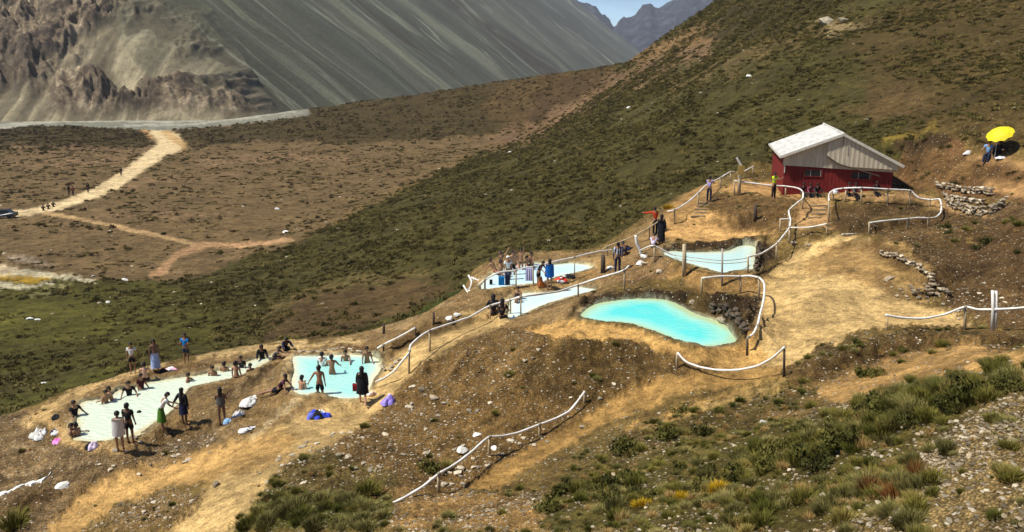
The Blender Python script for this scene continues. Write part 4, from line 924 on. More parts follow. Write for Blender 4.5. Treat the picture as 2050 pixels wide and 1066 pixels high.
SING = [(1440,985,'yellow',.95,'brightest yellow flowering shrub in the foreground, right of its neighbours'),
 (1365,998,'yellow',.75,'low yellow shrub between two other yellow ones in the foreground'),
 (1285,1012,'yellow',.85,'orange yellow shrub, leftmost of the foreground yellow ones'),
 (1338,418,'yellow',1.35,'yellow bush beside the start of the upper left fence'),
 (1725,890,'yellow',.55,'yellowish tuft among dark shrubs right of centre foreground'),
 (1610,985,'yellow',.6,'dull yellow tuft behind grey foreground shrub'),
 (1740,985,'rust',.95,'tall rusty brown dry shrub at the gravel edge'),
 (1840,960,'rust',.9,'rusty dry shrub furthest up the gravel slope'),
 (1790,1000,'rust',1.0,'widest rusty dry shrub in the lower right corner'),
 (735,985,'green',1.5,'large green feathery shrub above the fence end'),
 (860,945,'dark',1.35,'round dark green bush touching the foreground fence'),
 (895,935,'green',1.0,'smaller green bush right of the round dark one by the fence'),
 (730,855,'green',.8,'small green bush on the mound slope near the rubble'),
 (1020,752,'green',.75,'little green bush on the stony mound below the path'),
 (30,1050,'green',1.8,'green bush in the bottom left corner'),
 (1250,905,'dark',1.3,'dark spreading shrub at the right of the lower sandy path'),
 (1330,880,'dark',1.2,'dark shrub right beside the spreading one near the path'),
 (1880,812,'green',.9,'green shrub on the crest before the sandy clearing'),
 (1540,940,'dark',1.2,'darkest green bush in the middle of the foreground growth'),
 (1645,930,'dark',1.0,'dark bush below the bright pale rock'),
 (1600,925,'green',1.1,'green bush between two dark ones in the foreground'),
 (350,770,'dark',.75,'dark olive shrub at the back rim of the long pool'),
 (1715,690,'dark',.8,'small dark bush on the bank below the sand clearing'),
 (1690,700,'green',.7,'low green bush on the bank below the sand clearing')]
for x, y, k, s, lab in SING: shrub_at(x, y, k, s, lab)
GRPS = [
 ([(1100,985),(1350,930),(1560,880),(1800,800),(2045,750),(2045,790),(1850,850),(1700,900),(1500,960),(1200,1060),(1090,1060)], 120, ('grey','green','dark','dark','green','dry'), (.6,1.15), 'shrub in the thick belt across the right foreground', 'shrubs in the foreground belt'),
 ([(1400,1010),(1700,960),(1900,900),(1840,1050),(1450,1062)], 34, ('grey','grey','dry','green'), (.55,.95), 'shrub growing on the gravel at the bottom right', 'shrubs on the bottom right gravel'),
 ([(430,1062),(560,1000),(690,995),(780,1030),(770,1062)], 40, ('grey','green','grey'), (.7,1.2), 'shrub in the patch at the bottom left of the fence', 'shrubs at the bottom left of the fence'),
 ([(1600,765),(1720,700),(1900,690),(1880,720),(1700,780),(1580,800)], 16, ('dark','green','dry'), (.5,.9), 'shrub on the broken bank behind the foreground belt', 'shrubs on the broken bank'),
 ([(1240,870),(1400,800),(1560,790),(1480,860),(1260,910)], 18, ('dark','green','dry'), (.5,.9), 'shrub on the slope between the two sandy tracks', 'shrubs between the sandy tracks'),
 ([(1880,430),(2040,430),(2040,560),(1900,520)], 16, ('dark','dry','green'), (.6,1.0), 'shrub on the brown right-hand bank', 'shrubs on the right-hand bank')]
for poly, cnt, kinds, (s0, s1), lab, grp in GRPS:
    xs = [q[0] for q in poly]; ys = [q[1] for q in poly]; k = 0
    while k < cnt:
        x = random.uniform(min(xs), max(xs)); y = random.uniform(min(ys), max(ys))
        if inpoly([x], [y], poly)[0]:
            kd = random.choice(kinds); wd_ = dict(grey='spiky grey green', green='feathery green', dark='rounded dark green', dry='dry straw coloured')[kd]
            f = (x - min(xs)) / (max(xs) - min(xs)); third = 'left part' if f < .33 else ('middle part' if f < .67 else 'right part')
            shrub_at(x, y, kd, random.uniform(s0, s1), wd_ + ' ' + lab + ', ' + third, grp=wd_ + ' ' + grp + ', ' + third); k += 1

for poly, cnt, kinds, (s0, s1), lab, grp in [([(1700,800),(1800,765),(1930,745),(2045,725),(2045,770),(1900,800),(1760,835)], 36, ('green','grey','green','dry'), (.7,1.05), 'shrub on the right crest before the sandy clearing', 'shrubs on the right crest')]:
    k = 0
    while k < cnt:
        x = random.uniform(1700, 2045); y = random.uniform(725, 835)
        if inpoly([x], [y], poly)[0]:
            kd = random.choice(kinds); w_ = dict(dry='straw coloured', grey='grey green', green='feathery green')[kd]; sd_ = 'left half' if x < 1870 else 'right half'
            shrub_at(x, y, kd, random.uniform(s0, s1), w_ + ' ' + lab + ', ' + sd_, grp=w_ + ' ' + grp + ', ' + sd_, guess=15.5); k += 1
# --- cover that nobody could count
tus0 = thing_mesh('tussock', bush_mesh(101, 190, .5, .26, .11, M_TUS, 'tussock'), G(1180, 440), 'dark olive tussock on the slope just above the terraces, left of the fence end', 'tussock')
tus1 = thing_mesh('tussock', tuft_mesh(102, 110, .42, .8, .035, M_TUS, 'tussock', 1.3), G(1245, 432), 'spiky dark tussock on the slope behind the terraces', 'tussock')
tus2 = thing_mesh('tussock', bush_mesh(103, 150, .55, .2, .12, M_TUS, 'tussock'), G(700, 640), 'flat olive tussock behind the square bathing pool', 'tussock')
low0 = thing_mesh('low_bush', bush_mesh(104, 90, .5, .22, .16, M_LOW, 'low_bush'), G(380, 380), 'low brown bush on the valley floor right of the road', 'bush')
slopeB = (YY < 245)
n1_ = put('hillside_tussocks', [tus0, tus1, tus2], TU * clump * 2.6 * slopeB, 60000, .3, 1.1, 'dark tussock grass and scrub covering the long slope', far_k=.3, sink=.12)
n2_ = put('valley_bushes', [low0, tus2], np.where(TU > .02, TU * .5 * clump + .03, 0) * (~INS) * (YY > 90) * (1 - TU * (slopeB & (TU > .5))), 26000, .3, 1.2, 'scattered low bushes on the valley floor and far hill', far_k=.3, sink=.1)
n3_ = put('ground_grass', [first['dry'][0], first['green'][0], first['grey'][0]], GR * np.clip(.3 + 1.8 * fbm(XX / 1.2, YY / 1.2, 55, 3) + .5, 0, 2) * 12.0 * INS * np.clip((24 / YY) ** 2, .4, 3), 22000, .12, .7, 'grass and small herbs covering the near slope', sink=.04)
stone_src = [bpy.data.objects[k] for k in bpy.data.objects.keys() if k.startswith('stone')][:3]
gv = [thing_mesh('stone', blob_stone(200 + k, 1, .6, m_, 'stone'), G(*q), lb, 'stone', sc=.22) for k, (m_, q, lb) in enumerate(((simple('tan_gravel', (.30, .23, .14), var=.35, rnd=.4, scale=6), (1230, 950), 'tan stone at the left end of the foreground shrub belt'), (simple('grey_brown_gravel', (.15, .115, .07), var=.35, rnd=.4, scale=6), (1120, 1010), 'grey brown stone on the sandy tongue at the bottom centre')))]
n4_ = put('gravel', [stone_src[0], gv[0], gv[1], gv[0], gv[1]], RO * np.clip(.5 + 1.5 * fbm(XX / 2.2, YY / 2.2, 57, 3), .05, 2) * 110.0 * INS * np.clip((24 / YY) ** 2, .5, 5), 300000, .02, .13, 'loose gravel and small stones on the bare slopes', zs=(.5, 1.0), sink=-.05, power=2.4)
n5_ = put('hillside_stones', stone_src[:2], RO * .4 * (~INS) * (YY < 245) + .003 * (~INS) * (YY < 320), 700, .15, .6, 'scattered pale stones on the far slope', zs=(.5, 1.0), sink=-.05, power=3.0)
print('scatter', n1_, n2_, n3_, n4_, n5_, 'stones', nst)
# ------------------------------------------------------------------ cabin
M_RED = simple('red_painted_boards', (.17, .016, .012), var=.25, scale=1.2, bump=.1, rough=.7, stretch=(6, 6, 1))
M_REDT = simple('red_trim', (.24, .03, .02), var=.2, rough=.7)
M_ZINC = simple('pale_corrugated_sheet', (.56, .53, .46), var=.28, scale=.8, bump=.05, rough=.45, spec=.5, stretch=(5, 1, 1))
M_GABLE = simple('weathered_gable_sheet', (.50, .42, .29), var=.25, scale=1.3, bump=.1, rough=.7, stretch=(7, 7, .7))
M_FASC = simple('cream_fascia_board', (.56, .51, .41), var=.15, rough=.7)
M_GLASS = simple('dark_window_glass', (.015, .02, .03), var=.1, rough=.1, bump=0, spec=.6)
M_BAR = simple('dark_window_bars', (.02, .02, .02), var=.1, rough=.5)
M_STEP = simple('pale_concrete', (.35, .30, .24), var=.25, scale=3)
M_DWOOD = simple('dark_weathered_wood', (.07, .05, .035), var=.4, scale=4, stretch=(3, 3, .5))
M_TWOOD = simple('tan_post_wood', (.44, .34, .20), var=.3, scale=3, stretch=(4, 4, .6))
M_WHITE = simple('white_painted_wood', (.72, .68, .60), var=.14, scale=3, rough=.65)
M_WPIPE = simple('white_rail_paint', (.74, .70, .62), var=.22, scale=3.5, rough=.55)
YAW = -0.2034; CO = Vector((17.2 * 1.03, 54.45 * 1.03, 0)); CW, CD = 7.62, 9.0
EZL, EZR, RZ, FZ = -6.02 * 1.03, -6.46 * 1.03, -4.53 * 1.03, -8.95 * 1.03
cabin = empty('cabin', (CO.x, CO.y, FZ), 'dark red wooden cabin with pale corrugated gable roof behind the white fence', 'cabin', rz=YAW)
def top(u, roof=True):
    return (EZL + (RZ - EZL) * u / (CW / 2) if u < CW / 2 else RZ + (EZR - RZ) * (u - CW / 2) / (CW / 2)) - FZ
W0, W1, D0, D1 = .32, CW - .5, .45, CD - .3
def wz(u): return top(u) - .13
SILL = 2.32   # top of the red boards on the front
def board_wall(u0, u1, fixed, axis, zt, name):
    n = max(1, round((u1 - u0) / .235)); st = (u1 - u0) / n
    for i in range(n):
        a = u0 + i * st; bw = st - .012; zc = zt(a + st / 2); th = .04 + .006 * (i % 2)
        mb = MB()
        if axis == 'x': mb.box((a + st / 2, fixed, zc / 2 - .25), (bw, th, zc + .5))
        else: mb.box((fixed, a + st / 2, zc / 2 - .25), (th, bw, zc + .5))
        mb.build(name, M_RED, cabin)
def lowz(a): return 2.42 - .045 * a
board_wall(W0, W1, D0, 'x', lowz, 'wall_board')
board_wall(D0 + .03, D1, W0, 'y', lambda a: wz(W0) - .02, 'wall_board')
MB().box((W1, (D0 + D1) / 2, .9), (.05, D1 - D0 - .1, 2.6)).build('side_wall', M_RED, cabin)
MB().box(((W0 + W1) / 2, D1, .9), (W1 - W0 - .1, .05, 2.6)).build('back_wall', M_RED, cabin)
def gable(y, name, mat, u0=W0, u1=W1):
    n = 34; vs = []; fs = []
    for i in range(n + 1):
        u = u0 + (u1 - u0) * i / n; off = .018 * (i % 2)
        vs += [(u, y - off, lowz(u) + .0), (u, y - off, wz(u) + .02)]
    for i in range(n): fs.append((2 * i, 2 * i + 2, 2 * i + 3, 2 * i + 1))
    b0 = len(vs); vs += [(u0, y + .06, lowz(u0)), (u1, y + .06, lowz(u1)), (u1, y + .06, wz(u1)), (CW / 2, y + .06, wz(CW / 2)), (u0, y + .06, wz(u0))]
    fs.append((b0, b0 + 4, b0 + 3, b0 + 2, b0 + 1)); mesh_obj(name, vs, fs, mat, cabin)
gable(D0 - .10, 'gable_sheet', M_GABLE, W0 - .1, W1 + .1)
gable(D1 + .02, 'gable_sheet', M_GABLE)
# the porch apron standing forward over the right two thirds
def apron():
    n = 30; vs = []; fs = []; u0, u1 = 2.9, W1 + .25; y = D0 - .32
    for i in range(n + 1):
        u = u0 + (u1 - u0) * i / n; off = .018 * (i % 2); zb = 2.62 - .045 * u - .0 * i
        if u < 4.1: zb += (4.1 - u) * .45
        vs += [(u, y - off, zb), (u, y - off, wz(u) + .04)]
    for i in range(n): fs.append((2 * i, 2 * i + 2, 2 * i + 3, 2 * i + 1))
    mesh_obj('gable_apron', vs, fs, M_GABLE, cabin)
apron()
MB().tube([(2.9, D0 - .36, 3.10), (3.6, D0 - .36, 2.62), (4.9, D0 - .36, 2.25), (6.3, D0 - .36, 1.85)], .035, 5).build('brace', M_DWOOD, cabin)
def roof(u0, z0, u1, z1, name):
    n = 70; vs = []; fs = []; d = 46
    for i in range(d + 1):
        y = CD * i / d; off = .022 * (i % 2)
        vs += [(u0, y, z0 + off), (u1, y, z1 + off)]
    for i in range(d): fs.append((2 * i, 2 * i + 1, 2 * i + 3, 2 * i + 2))
    b0 = len(vs); vs += [(u0, 0, z0 - .05), (u1, 0, z1 - .05), (u1, CD, z1 - .05), (u0, CD, z0 - .05)]; fs.append((b0, b0 + 3, b0 + 2, b0 + 1))
    return mesh_obj(name, vs, fs, M_ZINC, cabin)
rl = roof(0, EZL - FZ, CW / 2, RZ - FZ, 'roof_slope'); rr_ = roof(CW, EZR - FZ, CW / 2, RZ - FZ, 'roof_slope')
MB().tube([(CW / 2, -.03, RZ - FZ + .03), (CW / 2, CD + .03, RZ - FZ + .03)], .07, 6).build('ridge_cap', M_ZINC, cabin)
def beam(p, q, w, h, name, mat, par=cabin):
    p, q = Vector(p), Vector(q); d = q - p; ro = d.to_track_quat('X', 'Z').to_matrix()
    return MB().box((p + q) / 2, (d.length, w, h), ro).build(name, mat, par)
beam((-.03, -.03, EZL - FZ - .04), (CW / 2, -.03, RZ - FZ - .04), .04, .17, 'fascia', M_FASC)
beam((CW / 2, -.03, RZ - FZ - .04), (CW + .03, -.03, EZR - FZ - .04), .04, .17, 'fascia', M_FASC)
beam((-.03, 0, EZL - FZ - .05), (-.03, CD, EZL - FZ - .05), .03, .12, 'fascia', M_FASC)
beam((CW + .03, 0, EZR - FZ - .05), (CW + .03, CD, EZR - FZ - .05), .03, .12, 'fascia', M_FASC)
beam((CW / 2, -.07, RZ - FZ - .15), (CW / 2, -.07, RZ - FZ - .75), .03, .05, 'gable_strut', M_DWOOD)
beam((W0 + .02, D0 - .06, 2.9), (W0 + .02, D0 - .06, 1.9), .06, .06, 'downpipe', M_FASC)
for (u0, u1, z0, z1) in ((1.62, 2.72, 1.72, 2.14), (4.55, 5.80, 1.62, 2.06)):
    y = D0 - .045
    fr = MB(); fr.box(((u0 + u1) / 2, y, z1 + .02), (u1 - u0 + .1, .05, .05)).box(((u0 + u1) / 2, y, z0 - .02), (u1 - u0 + .1, .05, .05)).box((u0 - .02, y, (z0 + z1) / 2), (.05, .05, z1 - z0)).box((u1 + .02, y, (z0 + z1) / 2), (.05, .05, z1 - z0))
    fo = fr.build('window', M_REDT, cabin)
    MB().box(((u0 + u1) / 2, y + .01, (z0 + z1) / 2), (u1 - u0, .02, z1 - z0)).build('pane', M_GLASS, fo)
    nb = 7
    for i in range(nb): MB().box((u0 + (i + .5) * (u1 - u0) / nb, y - .03, (z0 + z1) / 2), (.035, .025, z1 - z0)).build('window_bar', M_BAR if i % 4 != 2 else M_STEP, fo)
MB().box((3.4, D0 - .6, .22), (6.6, 1.0, .12)).build('porch_slab', M_DWOOD, cabin)
for k, (u, w) in enumerate(((2.0, 1.2), (4.6, 1.6))):
    MB().box((u, D0 - .35, .62), (w, .3, .06)).build('bench_seat', M_DWOOD, cabin)
    for s_ in (-1, 1): MB().box((u + s_ * (w / 2 - .1), D0 - .35, .48), (.08, .25, .24)).build('bench_leg', M_DWOOD, cabin)

# ------------------------------------------------------------------ fences
M_LASH = simple('grey_rope_lashing', (.30, .26, .19), var=.3)
def tight(pts, k):
    pts = [np.array(p, float) for p in pts]; out = []; n = len(pts)
    def tn(i):
        a, b_, c = pts[max(i - 1, 0)], pts[i], pts[min(i + 1, n - 1)]
        l0 = np.linalg.norm(b_ - a) + 1e-9; l1 = np.linalg.norm(c - b_) + 1e-9
        u = ((b_ - a) / l0 + (c - b_) / l1) * .5; return u
    for i in range(n - 1):
        L_ = np.linalg.norm(pts[i + 1] - pts[i]); t0 = tn(i) * L_ * .7; t1 = tn(i + 1) * L_ * .7
        for j in range(k):
            t = j / k; out.append((2*t**3-3*t*t+1)*pts[i]+(t**3-2*t*t+t)*t0+(-2*t**3+3*t*t)*pts[i+1]+(t**3-t*t)*t1)
    out.append(pts[-1]); return out
def fence(name, label, posts, rail, r=.045, pr=.05, group=None, mat=None, pmat=None, thin=None, cat='fence', swell=1.0):
    mat = mat or M_WPIPE; pmat = pmat or M_TWOOD
    tops = []; root = None
    for q in posts:
        x, yt, yb, gs = q[:4]; w = q[4] if len(q) > 4 else pr; pm = q[5] if len(q) > 5 else pmat
        g = G(x, yb, gs); t = P(x, yt, g.y)
        if root is None: root = empty(name, g, label, cat, group)
        tops.append((Vector(t), g, w, pm))
    o0 = root.location.copy()
    for t, g, w, pm in tops:
        j = Vector((random.gauss(0, .012), random.gauss(0, .012), 0))
        MB().tube([g - o0 - Vector((0, 0, .25)), g + (t - g) * .5 - o0 + j, t - o0 + Vector((0, 0, .02))], [w * 1.1, w, w * .92], 7).build('post', pm, root, True)
    pts = []; known = []
    for k, q in enumerate(rail):
        if isinstance(q, int): x, y = posts[q][0], posts[q][1]; Y = tops[q][0].y
        elif len(q) == 3: x, y, Y = q
        else: x, y = q; Y = None
        pts.append([x, y, Y])
    acc = [0]
    for a, b_ in zip(pts, pts[1:]): acc.append(acc[-1] + math.hypot(a[0] - b_[0], a[1] - b_[1]))
    kn = [i for i, p in enumerate(pts) if p[2] is not None]
    for i, p in enumerate(pts):
        if p[2] is None: p[2] = float(np.interp(acc[i], [acc[k] for k in kn], [1.0 / pts[k][2] for k in kn])) ** -1
    w3 = [P(*p) for p in pts]; c = tight(w3, 5)
    c = [Vector(tuple(v)) - o0 - Vector((0, r * .6 + .02, 0)) for v in c]
    r = r * .78; rs = [r * (1 + .10 * math.sin(i * 1.7) + random.uniform(-.08, .08)) for i in range(len(c))]
    MB().tube(c, rs, 8).build('rail', mat, root, True)
    for t, g, w, pm in tops:
        i = min(range(len(c)), key=lambda q: (c[q] - (t - o0)).length)
        if (c[i] - (t - o0)).length < .35 and 0 < i < len(c) - 1:
            dd_ = (c[i + 1] - c[i - 1]).normalized() * .07
            MB().tube([c[i] - dd_, c[i] + dd_], r * 1.3, 8).build('lashing', M_LASH, root)
    if thin:
        for th in thin:
            cc = [Vector(tuple(P(*q))) - o0 for q in th]; MB().tube(catmull(cc, 3), .018, 5).build('rope', M_TWOOD, root, True)
    return root
fence('fence', 'lone white rope fence climbing the stony foreground slope', [(980,874,914,27.5),(878,948,984,25.5),(1080,849,872,28.6),(1170,784,806,30.4)],
      [(762,1016,22.9),(800,1000),(845,974),1,(912,928),(945,903),0,(1005,872),(1035,866),2,(1110,838),(1140,822),3], r=.055)
fence('fence', 'sagging white rail curving below the turquoise pool', [(1356,706,738,31.8),(1570,694,754,28.9,.045,M_DWOOD)],
      [0,(1372,723),(1400,734),(1435,740),(1475,740),(1515,732),(1548,714),1], r=.055)
fence('fence', 'hooked white rail round the right end of the turquoise pool', [(1405,557,592,40.2),(1482,553,588,40.2),(1519,556,600,38.5),(1515,652,662,35.5,.03),(1496,676,712,33.3,.05,M_DWOOD)],
      [0,(1440,553),1,(1500,552),2,(1529,568),(1528,600),(1521,628),3,(1507,668),4], r=.062)
fence('fence', 'white fence zigzagging up from the upper pool to the left cabin path', [(1497,514,546,43.5),(1555,487,522,46),(1580,455,487,48.8),(1579,421,452,50.5),(1607,385,418,54),(1573,373,394,56),(1470,362,392,57.5),(1562,439,465,50)],
      [0,(1520,509),(1540,498),1,(1568,471),2,(1582,440),3,(1593,408),(1607,396),4,5,(1540,371),(1500,366),6], r=.058)
fence('fence', 'short white cross rail joining the zigzag fence to the gap post', [(1581,456,487,48.8),(1655,448,470,48.5)], [0,(1620,455),1], r=.05)
fence('fence', 'short stub of rail beside the zigzag fence', [(1562,439,465,50),(1580,438,460,50)], [0,1], r=.04)
fence('fence', 'long white rail in front of the cabin looping right and back down to the sand', [(1659,402,445,51.5),(1668,381,402,53.5),(1693,382,404,54),(1725,376,410,53.5),(1777,379,409,53.5),(1822,382,411,53.3),(1862,400,414,52),(1884,412,424,50.5,.035),(1858,437,452,49.5),(1817,438,460,49),(1740,446,470,48.2)],
      [0,1,(1680,378),3,4,(1800,380),5,(1838,396),6,(1880,399),7,(1882,426),(1874,434),8,(1838,436),9,(1780,441),10], r=.06)
fence('fence', 'slanting white brace rail under the near end of the loop fence', [(1741,447,470,48.2)], [0,(1758,456,47.6),(1776,465,47.2)], r=.05, pr=.04)
fence('fence', 'white fence along the outer edge left of the cabin', [(1350,420,449,53),(1398,386,412,57),(1442,356,373,60),(1463,344,364,61.5),(1508,333,351,65)],
      [(1336,424),0,(1375,406),1,(1412,372),2,3,(1478,346),(1490,343),4], r=.062)
fence('fence', 'pale wooden rail on the steep outer edge beside the person in the black dress', [(1300,455,480,51.5,.04),(1216,493,512,51.5,.04)], [(1320,442),0,(1262,476),(1238,485),1,(1205,500)], r=.05, mat=M_TWOOD)
fence('fence', 'pale curving rail around the far fenced pool', [(1228,500,520,51),(1150,515,556,46.5,.035),(1068,534,570,46,.04),(1033,541,574,45.8,.04),(971,560,580,45.6)],
      [0,(1195,504),(1165,511),1,(1115,522),2,(1050,536),3,(1000,545),4,(958,570)], r=.055, mat=M_WHITE)
fence('fence', 'long white rail falling from the knoll past the narrow pool to the square pool', [(1250,540,583,43.5),(1157,570,596,42.5),(1043,594,632,40.7,.035),(1022,600,636,40.6,.03),(981,612,640,41,.03),(860,662,704,38.3),(819,706,748,36.5)],
      [(1259,532),0,(1200,556),1,(1119,583),2,3,4,(941,634),(900,648),5,(838,676),(822,692),6,(806,722),(790,742),(770,756),(752,764,34.8)], r=.065)
fence('fence', 'short straight white rail behind the square bathing pool', [(832,656,672,43.5,.04,M_DWOOD),(768,690,704,41,.04,M_DWOOD)], [0,(800,674),1,(756,697)], r=.07)
fence('fence', 'white rail at the right edge with a tall double post', [(1777,630,660,30.8,.02),(1932,614,660,31),(1987,583,662,30,.055,M_WHITE),(1994,584,662,30.1,.055,M_WHITE),(2110,600,662,29.5)],
      [(1771,630),(1800,635),(1845,637),(1890,629),1,(1955,619),(1990,619,29.9),(2050,615),4], r=.055)
fence('fence', 'thin ropes strung over the upper pool between two tall posts', [(1370,490,553,42.5,.11),(1446,499,572,41.3,.05,M_STEP),(1310,492,525,45.5,.05)], [(1280,502,46.5),2,(1335,505),(1352,512)], r=.05,
      thin=[[(1352,512,43.5),(1370,514,42.4),(1446,522,41.2),(1497,517,43.4)],[(1352,516,43.5),(1370,520,42.4),(1446,528,41.2),(1497,524,43.4)]])
fence('fence', 'pale pole lying across the ground below the loop fence', [(1690,469,472,47.5,.03)], [(1672,473,47.3),0,(1730,468,47.3),(1770,465,47.3)], r=.05)
# lone posts and poles
def pole(name, label, x, yt, yb, gs, w, mat, cat='post', lean=0, grp=None):
    g = G(x, yb, gs); t = Vector(tuple(P(x + lean, yt, g.y))); o = MB().tube([Vector((0, 0, -.2)), (t - g) * .5 + Vector((.01, 0, 0)), t - g], [w * 1.1, w, w * .85], 8).build(name, mat, None, True)
    o.location = g; return tag(o, label, cat, grp)
pole('post', 'dark square post standing alone on the mound before the cabin', 1512, 410, 441, 52, .11, M_DWOOD)
pole('post', 'dark brown wooden post left of the person in navy', 1207, 511, 546, 46.5, .13, M_DWOOD)
pole('post', 'stubby dark post on the rim behind the square pool', 768, 648, 668, 45, .07, M_DWOOD)
pole('post', 'grey post on the rim next to the long straight rail', 868, 626, 650, 44, .06, M_DWOOD)
b0 = G(1284, 512, 47); MB
pb = MB().tube(catmull([(0, 0, 0), Vector(tuple(P(1281, 500, b0.y))) - b0, Vector(tuple(P(1275, 488, b0.y))) - b0, Vector(tuple(P(1273, 472, b0.y))) - b0], 4), .085, 8).build('bent_pole', M_WPIPE, None, True); pb.location = b0
tag(pb, 'bent white pole sticking up beside the seated person in white', 'pole')
# wooden sign post by the cabin path
g = G(1479, 392, 57.5); sp = empty('signpost', g, 'tall tan wooden signpost with a pale pointed top plate left of the cabin', 'signpost')
hh = P(1478, 330, g.y)[2] - g.z
MB().tube([(0, 0, -.2), (0, 0, hh)], [.12, .10], 8).build('post', M_TWOOD, sp, True)
MB().box((.0, -.13, hh - .35), (.42, .05, .62), Matrix.Rotation(.12, 3, 'Y')).build('board', simple('ochre_board', (.42, .27, .07), var=.3), sp)
MB().box((-.12, -.05, hh + .15), (.14, .05, .75), Matrix.Rotation(-.55, 3, 'Y')).build('arrow_plate', M_WHITE, sp)
# driftwood at the left end of the fenced pool
for pts, lab in (([(928,572,46),(934,582,45.6),(944,598,45),(932,612,44.6)], 'forked dead branch hanging down left of the fenced pool'), ([(938,552,48),(944,565,47),(940,580,46)], 'pale upright stick at the corner of the fenced pool'),
                 ([(938,582,45.6),(960,586,45),(985,574,45.2)], 'pale branch lying at the left end of the fenced pool'), ([(944,556,47.5),(958,562,47),(975,566,46.6)], 'thin branch crossing the upright stick'),
                 ([(600,806,34.4),(575,812,34),(560,822,33.8)], 'short stick on the ground left of the blue and white clothes')):
    w3 = [Vector(tuple(P(*q))) for q in pts]; b0 = w3[0].copy(); br = MB().tube(catmull([v - b0 for v in w3], 4), [.06 - .003 * i for i in range(4 * (len(pts) - 1) + 1)], 6)
    br.tube([w3[1] - b0, w3[1] - b0 + Vector((.25, .05, .28))], [.03, .012], 5); o = br.build('branch', M_WHITE, None, True); o.location = b0; tag(o, lab, 'branch')

# ------------------------------------------------------------------ dry stone walls and steps
M_DROCK = simple('dark_wet_rock', (.085, .062, .04), var=.5, scale=3, bump=.7, rnd=.4)
ME_DR = [blob_stone(300 + k, 1, .75, M_DROCK) for k in range(4)]
def stone_row(name, label, line, courses, size, mats, cat='stone wall', per=1.0, lay=None):
    w = [G(x, y, gs) for x, y, gs in line]; c = catmull(w, 8); root = empty(name, w[0], label, cat); o0 = w[0]
    L_ = [0]
    for a, b_ in zip(c, c[1:]): L_.append(L_[-1] + float(np.linalg.norm(np.array(b_) - np.array(a))))
    tot = L_[-1]
    for k in range(courses):
        t = random.uniform(0, size * .5)
        while t < tot:
            s = size * random.uniform(.7, 1.5); q = [float(np.interp(t + s / 2, L_, [float(v[i]) for v in c])) for i in range(3)]
            q[2] = interpZ(q[0], q[1]); me = random.choice(mats)
            o = bpy.data.objects.new('stone', me); COL.objects.link(o); o.parent = root
            o.location = Vector(q) - o0 + Vector((random.gauss(0, .04), random.gauss(0, .05) , size * .28 + k * size * .42))
            t2 = min(t + s + .05, tot); p2 = [float(np.interp(t2, L_, [float(v[i]) for v in c])) for i in range(2)]
            o.rotation_euler = (random.gauss(0, .12), random.gauss(0, .12), math.atan2(p2[1] - q[1], p2[0] - q[0]) + random.gauss(0, .2)); o.scale = (s * .95, size * random.uniform(.8, 1.1), size * random.uniform(.75, 1.0))
            t += s * .96 * per
    return root
stone_row('stone_wall', 'upper dry stone wall stepping right of the loop fence', [(1868,375,52),(1905,382,51),(1945,388,50),(1985,392,49.5)], 3, .34, ME_RK + ME_ST[:2])
stone_row('stone_wall', 'middle dry stone wall of grey blocks right of the loop fence', [(1885,392,50.5),(1925,404,49.8),(1970,410,49)], 2, .36, ME_RK + ME_ST[:3])
stone_row('stone_wall', 'lowest dry stone wall ending in a dark heap beside the path', [(1890,412,50),(1930,426,49),(1975,430,48.2),(2010,412,48.5)], 3, .40, ME_RK + ME_ST[:1])
stone_row('stone_bench', 'curved stone bench edging the earth seat right of the sand', [(1757,512,42),(1795,520,41),(1830,536,39.6),(1858,556,38.4),(1868,572,37.8)], 2, .30, ME_RK[:3] + ME_ST[:1], cat='stone bench')
stone_row('stone_heap', 'heap of brown stones at the lower end of the curved bench', [(1812,584,37),(1845,592,36.5),(1880,588,36.5),(1900,594,36)], 2, .30, ME_RK + ME_ST[:2], cat='stone heap')
stone_row('stone_edge', 'dark rock lining around the right bank of the turquoise pool', [(1420,622,39.4),(1455,634,38.2),(1480,652,37),(1494,680,35)], 3, .34, ME_DR, cat='rock lining', per=1.5)
stone_row('stone_edge', 'low row of rocks along the back rim of the square pool', [(598,706,41.2),(650,704,41.3),(705,703,41.4),(750,710,41)], 1, .24, ME_ST + ME_RK[:2], cat='rock lining')
stone_row('stone_edge', 'rocks lining the right shore of the upper pool', [(1512,545,43.4),(1518,520,45),(1522,500,46.6)], 2, .26, ME_DR, cat='rock lining')
stone_row('stone_edge', 'row of stones below the rail at the square pool corner', [(760,735,39),(775,745,38.2),(800,720,39)], 1, .28, ME_ST + ME_RK, cat='rock lining')
def steps(label, seq, w, mat):
    root = None
    for k, (x, y, gs) in enumerate(seq):
        g = G(x, y, gs)
        if root is None: root = empty('steps', g, label, 'steps')
        o = MB().box((0, 0, -.03), (w * random.uniform(.6, .9), .24, .12)).build('step', mat, root); o.location = g - root.location + Vector((random.uniform(-.1, .1), 0, .0)); o.rotation_euler = (0, 0, .12 + .05 * (k % 2))
M_SSTEP = simple('earth_step_stone', (.27, .20, .115), var=.3)
steps('worn earth and stone steps below the person in lavender', [(1396,433,54),(1400,426,54.8),(1405,419,55.6),(1410,412,56.2),(1415,406,56.8)], 1.3, M_SSTEP)
steps('flat stone steps in the gap between the two cabin fences', [(1632,436,51),(1632,428,51.6),(1634,420,52.2),(1636,412,53)], 1.4, M_SSTEP)

